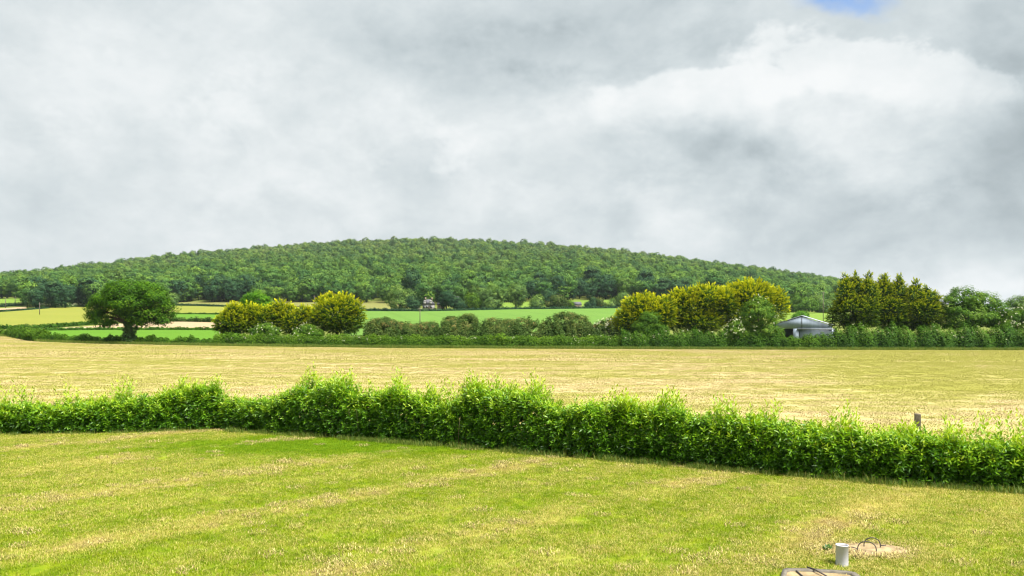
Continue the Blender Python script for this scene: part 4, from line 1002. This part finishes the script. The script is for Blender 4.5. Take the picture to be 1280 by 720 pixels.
def vent():
    d = 13.05; c = np.array([(1052.5 - 640) / F * d, d, 0]); root = empty('vent_pipe', c); n = 32
    ro, ri, h = .098, .09, .335
    th = np.arange(n) * 2 * math.pi / n; V = []
    prof = [(ro, -.05), (ro * 1.0, .0), (ro, h - .012), (ro * 1.03, h - .01), (ro * 1.03, h), (ri, h), (ri, h - .09)]
    for q, z in prof: V += [(math.cos(t) * q, math.sin(t) * q, z) for t in th]
    Fq = np.array([(k * n + i, k * n + (i + 1) % n, (k + 1) * n + (i + 1) % n, (k + 1) * n + i) for k in range(len(prof) - 1) for i in range(n)])
    MB().add(V, Fq).build('pipe', M['plastic'], root, smooth=False)
    V = [(math.cos(t) * ri * .99, math.sin(t) * ri * .99, h - .035) for t in th]
    MB().add(V, np.arange(n)[None]).build('cap', M['rim'], root)  # grey disc standing in for the shaded inside of the open pipe
    tag(root, 'short white plastic pipe standing upright beside the round concrete lid', 'pipe')
vent()
def frame_cover():
    d = 12.0; c = np.array([(1027 - 640) / F * d, d, 0]); root = empty('drain_cover', c)
    out = np.array([(-.66, -.35), (-.60, .1), (-.36, .66), (-.28, .72), (.06, .70), (.62, .58), (.72, .5), (.74, -.35), (.5, -.75), (-.4, -.75)])
    inn = out * .88; n = len(out)
    V = [(*p, 0) for p in out] + [(*p, .06) for p in out] + [(*p, .06) for p in inn] + [(*p, .01) for p in inn]
    Fq = np.array([(k * n + i, (k + 1) * n + i, (k + 1) * n + (i + 1) % n, k * n + (i + 1) % n) for k in range(3) for i in range(n)])[:, ::-1]
    MB().add(V, Fq).build('rim', M['rim'], root)
    MB().add([(*p, .03) for p in inn * 1.01], np.arange(n)[::-1][None]).build('lid', M['concrete'], root)
    MB().add(*tube([(-.16, .62, .045), (-.15, 0, .045), (-.15, -.6, .045)], .012, 6)).build('bar', M['steel'], root)
    MB().add(*tube([(.06, .76, .06), (.12, .60, .075), (.2, .3, .06)], .012, 6)).build('bar', M['steel'], root)
    tag(root, 'many sided drain cover with a grey rim, cut off by the bottom of the photo', 'drain cover')
frame_cover()
def weed():
    d = 13.85; c = np.array([(1033.5 - 640) / F * d, d, 0]); r = np.random.RandomState(9); n = 16
    a = r.uniform(0, 6.28, n); ax = norm(np.stack([np.cos(a), np.sin(a), r.uniform(.3, 1.3, n)], 1)); sd = norm(np.cross(ax, [[0, 0, 1.]])); L = r.uniform(.08, .16, n)
    V, Fq = cards(ax * L[:, None] * .55, ax, sd, L, L * .45, .2)
    tag(MB().add(V, Fq, np.repeat(r.rand(n), 4)).build('dock_plant', M['weed'], loc=c), 'small dark leafy weed growing beside the white pipe', 'plant')
weed()

# ------------------------------------------------------------------ sky, sun, air
w = bpy.data.worlds.new('World'); scene.world = w; w.use_nodes = True
t = w.node_tree; t.nodes.clear(); g = N(t)
SUN_EL, SUN_AZ = 58.0, 128.0                      # azimuth clockwise from the view direction (+Y): high, behind the viewer's right shoulder
sky = g.n('ShaderNodeTexSky', sky_type='NISHITA'); sky.sun_disc = False; sky.sun_elevation = R(SUN_EL); sky.sun_rotation = R(SUN_AZ)
dirv = g.n('ShaderNodeTexCoord').outputs['Generated']
dx, dy, dz = g.xyz(dirv)
yy = g.math('MAXIMUM', dy, .06)
u = g.math('DIVIDE', dx, yy); v_ = g.math('DIVIDE', dz, yy)
P2 = g.comb(u, v_, 0)
stretch = g.vmath('MULTIPLY', dirv, (1, 1, 1.45))
wc = g.noise(stretch, 3.2, 5, .6, 0, True)
warp = g.vmath('MULTIPLY', g.vmath('SUBTRACT', wc, (.5, .5, .5)), (.26, .16, 0))
PW = g.vmath('ADD', P2, warp)
def blob(px, py, rx, ry, vec=None):
    d = g.vmath('SUBTRACT', vec or PW, ((px - 640) / F, (HOR - py) / F, 0))
    d = g.vmath('MULTIPLY', d, (F / rx, F / ry, 0))
    return g.math('POWER', 2.718, g.math('MULTIPLY', g.vmath('DOT_PRODUCT', d, d), -1))
n1 = g.noise(stretch, 3.0, 9, .56, .15); n2 = g.noise(stretch, 8, 10, .66, .15); n3 = g.noise(stretch, 21, 8, .62, .1)
bil = g.math('ABSOLUTE', g.math('SUBTRACT', g.noise(stretch, 6.5, 6, .55, .3), .5))          # billows
L = g.math('ADD', .84, g.math('MULTIPLY', g.math('SUBTRACT', n1, .5), .75))
L = g.math('ADD', L, g.math('MULTIPLY', g.math('SUBTRACT', n2, .5), .50))
L = g.math('SUBTRACT', L, g.math('MULTIPLY', g.math('SUBTRACT', bil, .06), .45))
L = g.math('ADD', L, g.math('MULTIPLY', g.math('SUBTRACT', n3, .5), .20))
for px, py, rx, ry, amp in [(130, 75, 160, 65, .17), (500, 40, 120, 80, -.14), (740, 60, 150, 80, -.25), (60, 250, 260, 110, -.03), (560, 220, 190, 80, .12), (480, 160, 60, 30, .06),
                            (870, 190, 95, 24, -.24), (775, 278, 30, 14, -.16), (940, 228, 120, 32, -.22), (1275, 190, 130, 130, -.26), (1150, 285, 220, 45, -.19), (1230, 360, 150, 18, .30), (850, 262, 70, 26, .10), (1090, 235, 70, 14, .08), (1020, 150, 210, 75, .13), (950, 300, 250, 60, .05), (1250, 45, 70, 45, -.22), (780, 130, 60, 30, .08)]:
    L = g.math('ADD', L, g.math('MULTIPLY', blob(px, py, rx, ry), amp))
pf = g.mapr(g.noise(stretch, 9.5, 10, .6, .15), .5, .66, 0, 1, True)                 # small sunlit puffs
pm = g.math('MAXIMUM', g.math('MAXIMUM', blob(540, 210, 170, 70), blob(850, 255, 120, 60)), g.math('MAXIMUM', blob(1110, 235, 120, 45), g.math('MAXIMUM', blob(180, 110, 180, 70), blob(740, 130, 110, 40))))
L = g.math('ADD', L, g.math('MULTIPLY', g.math('MULTIPLY', pf, pm), .17))
dk = g.mapr(g.noise(stretch, 6.2, 10, .58, .2), .46, .66, 0, 1, True)
dm = g.math('MAXIMUM', blob(930, 220, 160, 70), g.math('MAXIMUM', blob(1200, 230, 140, 110), g.math('MAXIMUM', blob(700, 60, 200, 80), blob(250, 200, 220, 90))))
L = g.math('SUBTRACT', L, g.math('MULTIPLY', g.math('MULTIPLY', dk, dm), .22))
# the big bright cloud on the right, with a ragged upper rim
big = g.math('MAXIMUM', g.math('MAXIMUM', blob(1040, 90, 150, 62), blob(1170, 105, 115, 48)), g.math('MULTIPLY', blob(890, 128, 130, 38), .95))
rag = g.math('ADD', big, g.math('MULTIPLY', g.math('SUBTRACT', n2, .5), 1.0))
bm = g.mapr(rag, .40, .60, 0, 1, True)
bsoft = g.mapr(rag, .02, .95, 0, 1, True)
wv = g.mapr(v_, .255, .315, 0, 1, True)
bm = g.math('ADD', g.math('MULTIPLY', bm, wv), g.math('MULTIPLY', bsoft, g.math('SUBTRACT', 1, wv)))
L = g.math('ADD', L, g.math('MULTIPLY', bm, .25))
cl = g.ramp(g.math('SUBTRACT', L, .2), [(.08, (.315, .372, .40)), (.26, (.42, .485, .512)), (.42, (.535, .605, .632)), (.58, (.655, .72, .742)), (.80, (.825, .868, .88)), (.98, (.93, .952, .957))])
gap = g.mapr(g.math('ADD', blob(1050, -4, 66, 27), g.math('MULTIPLY', g.math('SUBTRACT', n2, .5), 1.1)), .3, 1.0, 0, 1, True)
# overhead and behind the viewer the cover is a little brighter round the sun
sd_ = (math.sin(R(SUN_AZ)) * math.cos(R(SUN_EL)), math.cos(R(SUN_AZ)) * math.cos(R(SUN_EL)), math.sin(R(SUN_EL)))
glow = g.math('MULTIPLY', g.mapr(g.vmath('DOT_PRODUCT', dirv, sd_), .5, 1, 0, 1, True), .8)
EXPO = 1.25
k = 10.0 / (2 ** EXPO)
cl = g.mix(1, cl, (k, k, k), 'MULTIPLY')
cl = g.mix(1, cl, g.comb(g.math('ADD', 1, glow), g.math('ADD', 1, glow), g.math('ADD', 1, glow)), 'MULTIPLY')
fin = g.mix(g.math('MULTIPLY', gap, .9), cl, g.mix(1, sky.outputs[0], (.62, .76, .92), 'MULTIPLY'))
bg = g.n('ShaderNodeBackground'); g.put(bg.inputs[0], fin); bg.inputs[1].default_value = .1
t.links.new(bg.outputs[0], g.n('ShaderNodeOutputWorld').inputs[0])

sl = bpy.data.lights.new('sun', 'SUN'); sl.energy = 4.6; sl.angle = R(24); sl.color = (1, .955, .88)
so = bpy.data.objects.new('sun', sl); COL.objects.link(so)
from mathutils import Vector
so.rotation_euler = Vector(sd_).to_track_quat('Z', 'Y').to_euler()

HAZE = 0.00005
if HAZE:
    m, tn = nt_new('air'); pv = tn.nodes.new('ShaderNodeVolumePrincipled'); pv.inputs['Color'].default_value = (.86, .92, 1, 1); pv.inputs['Density'].default_value = HAZE; pv.inputs['Anisotropy'].default_value = .3
    om = tn.nodes.new('ShaderNodeOutputMaterial'); tn.links.new(pv.outputs[0], om.inputs['Volume'])
    hz = MB().add(*box(0, 4300, -20, 14600, 9800, 205)).build('haze', m); tag(hz, kind='stuff')

cam = bpy.data.cameras.new('camera'); co = bpy.data.objects.new('camera', cam); COL.objects.link(co)
cam.sensor_width = 36; cam.lens = 36 * F / 1280; cam.shift_y = (HOR - 360) / 1280
co.location = (0, 0, CAMZ); co.rotation_euler = (R(90), 0, 0); cam.clip_start = .1; cam.clip_end = 20000
scene.camera = co
scene.view_settings.view_transform = 'Standard'; scene.view_settings.look = 'None'; scene.view_settings.exposure = EXPO; scene.view_settings.gamma = 1
scene.view_settings.use_curve_mapping = False
scene.cycles.max_bounces = 8; scene.cycles.volume_bounces = 0; scene.cycles.transparent_max_bounces = 8
scene.cycles.use_denoising = True
scene.cycles.pixel_filter_type = 'BLACKMAN_HARRIS'; scene.cycles.filter_width = 1.2
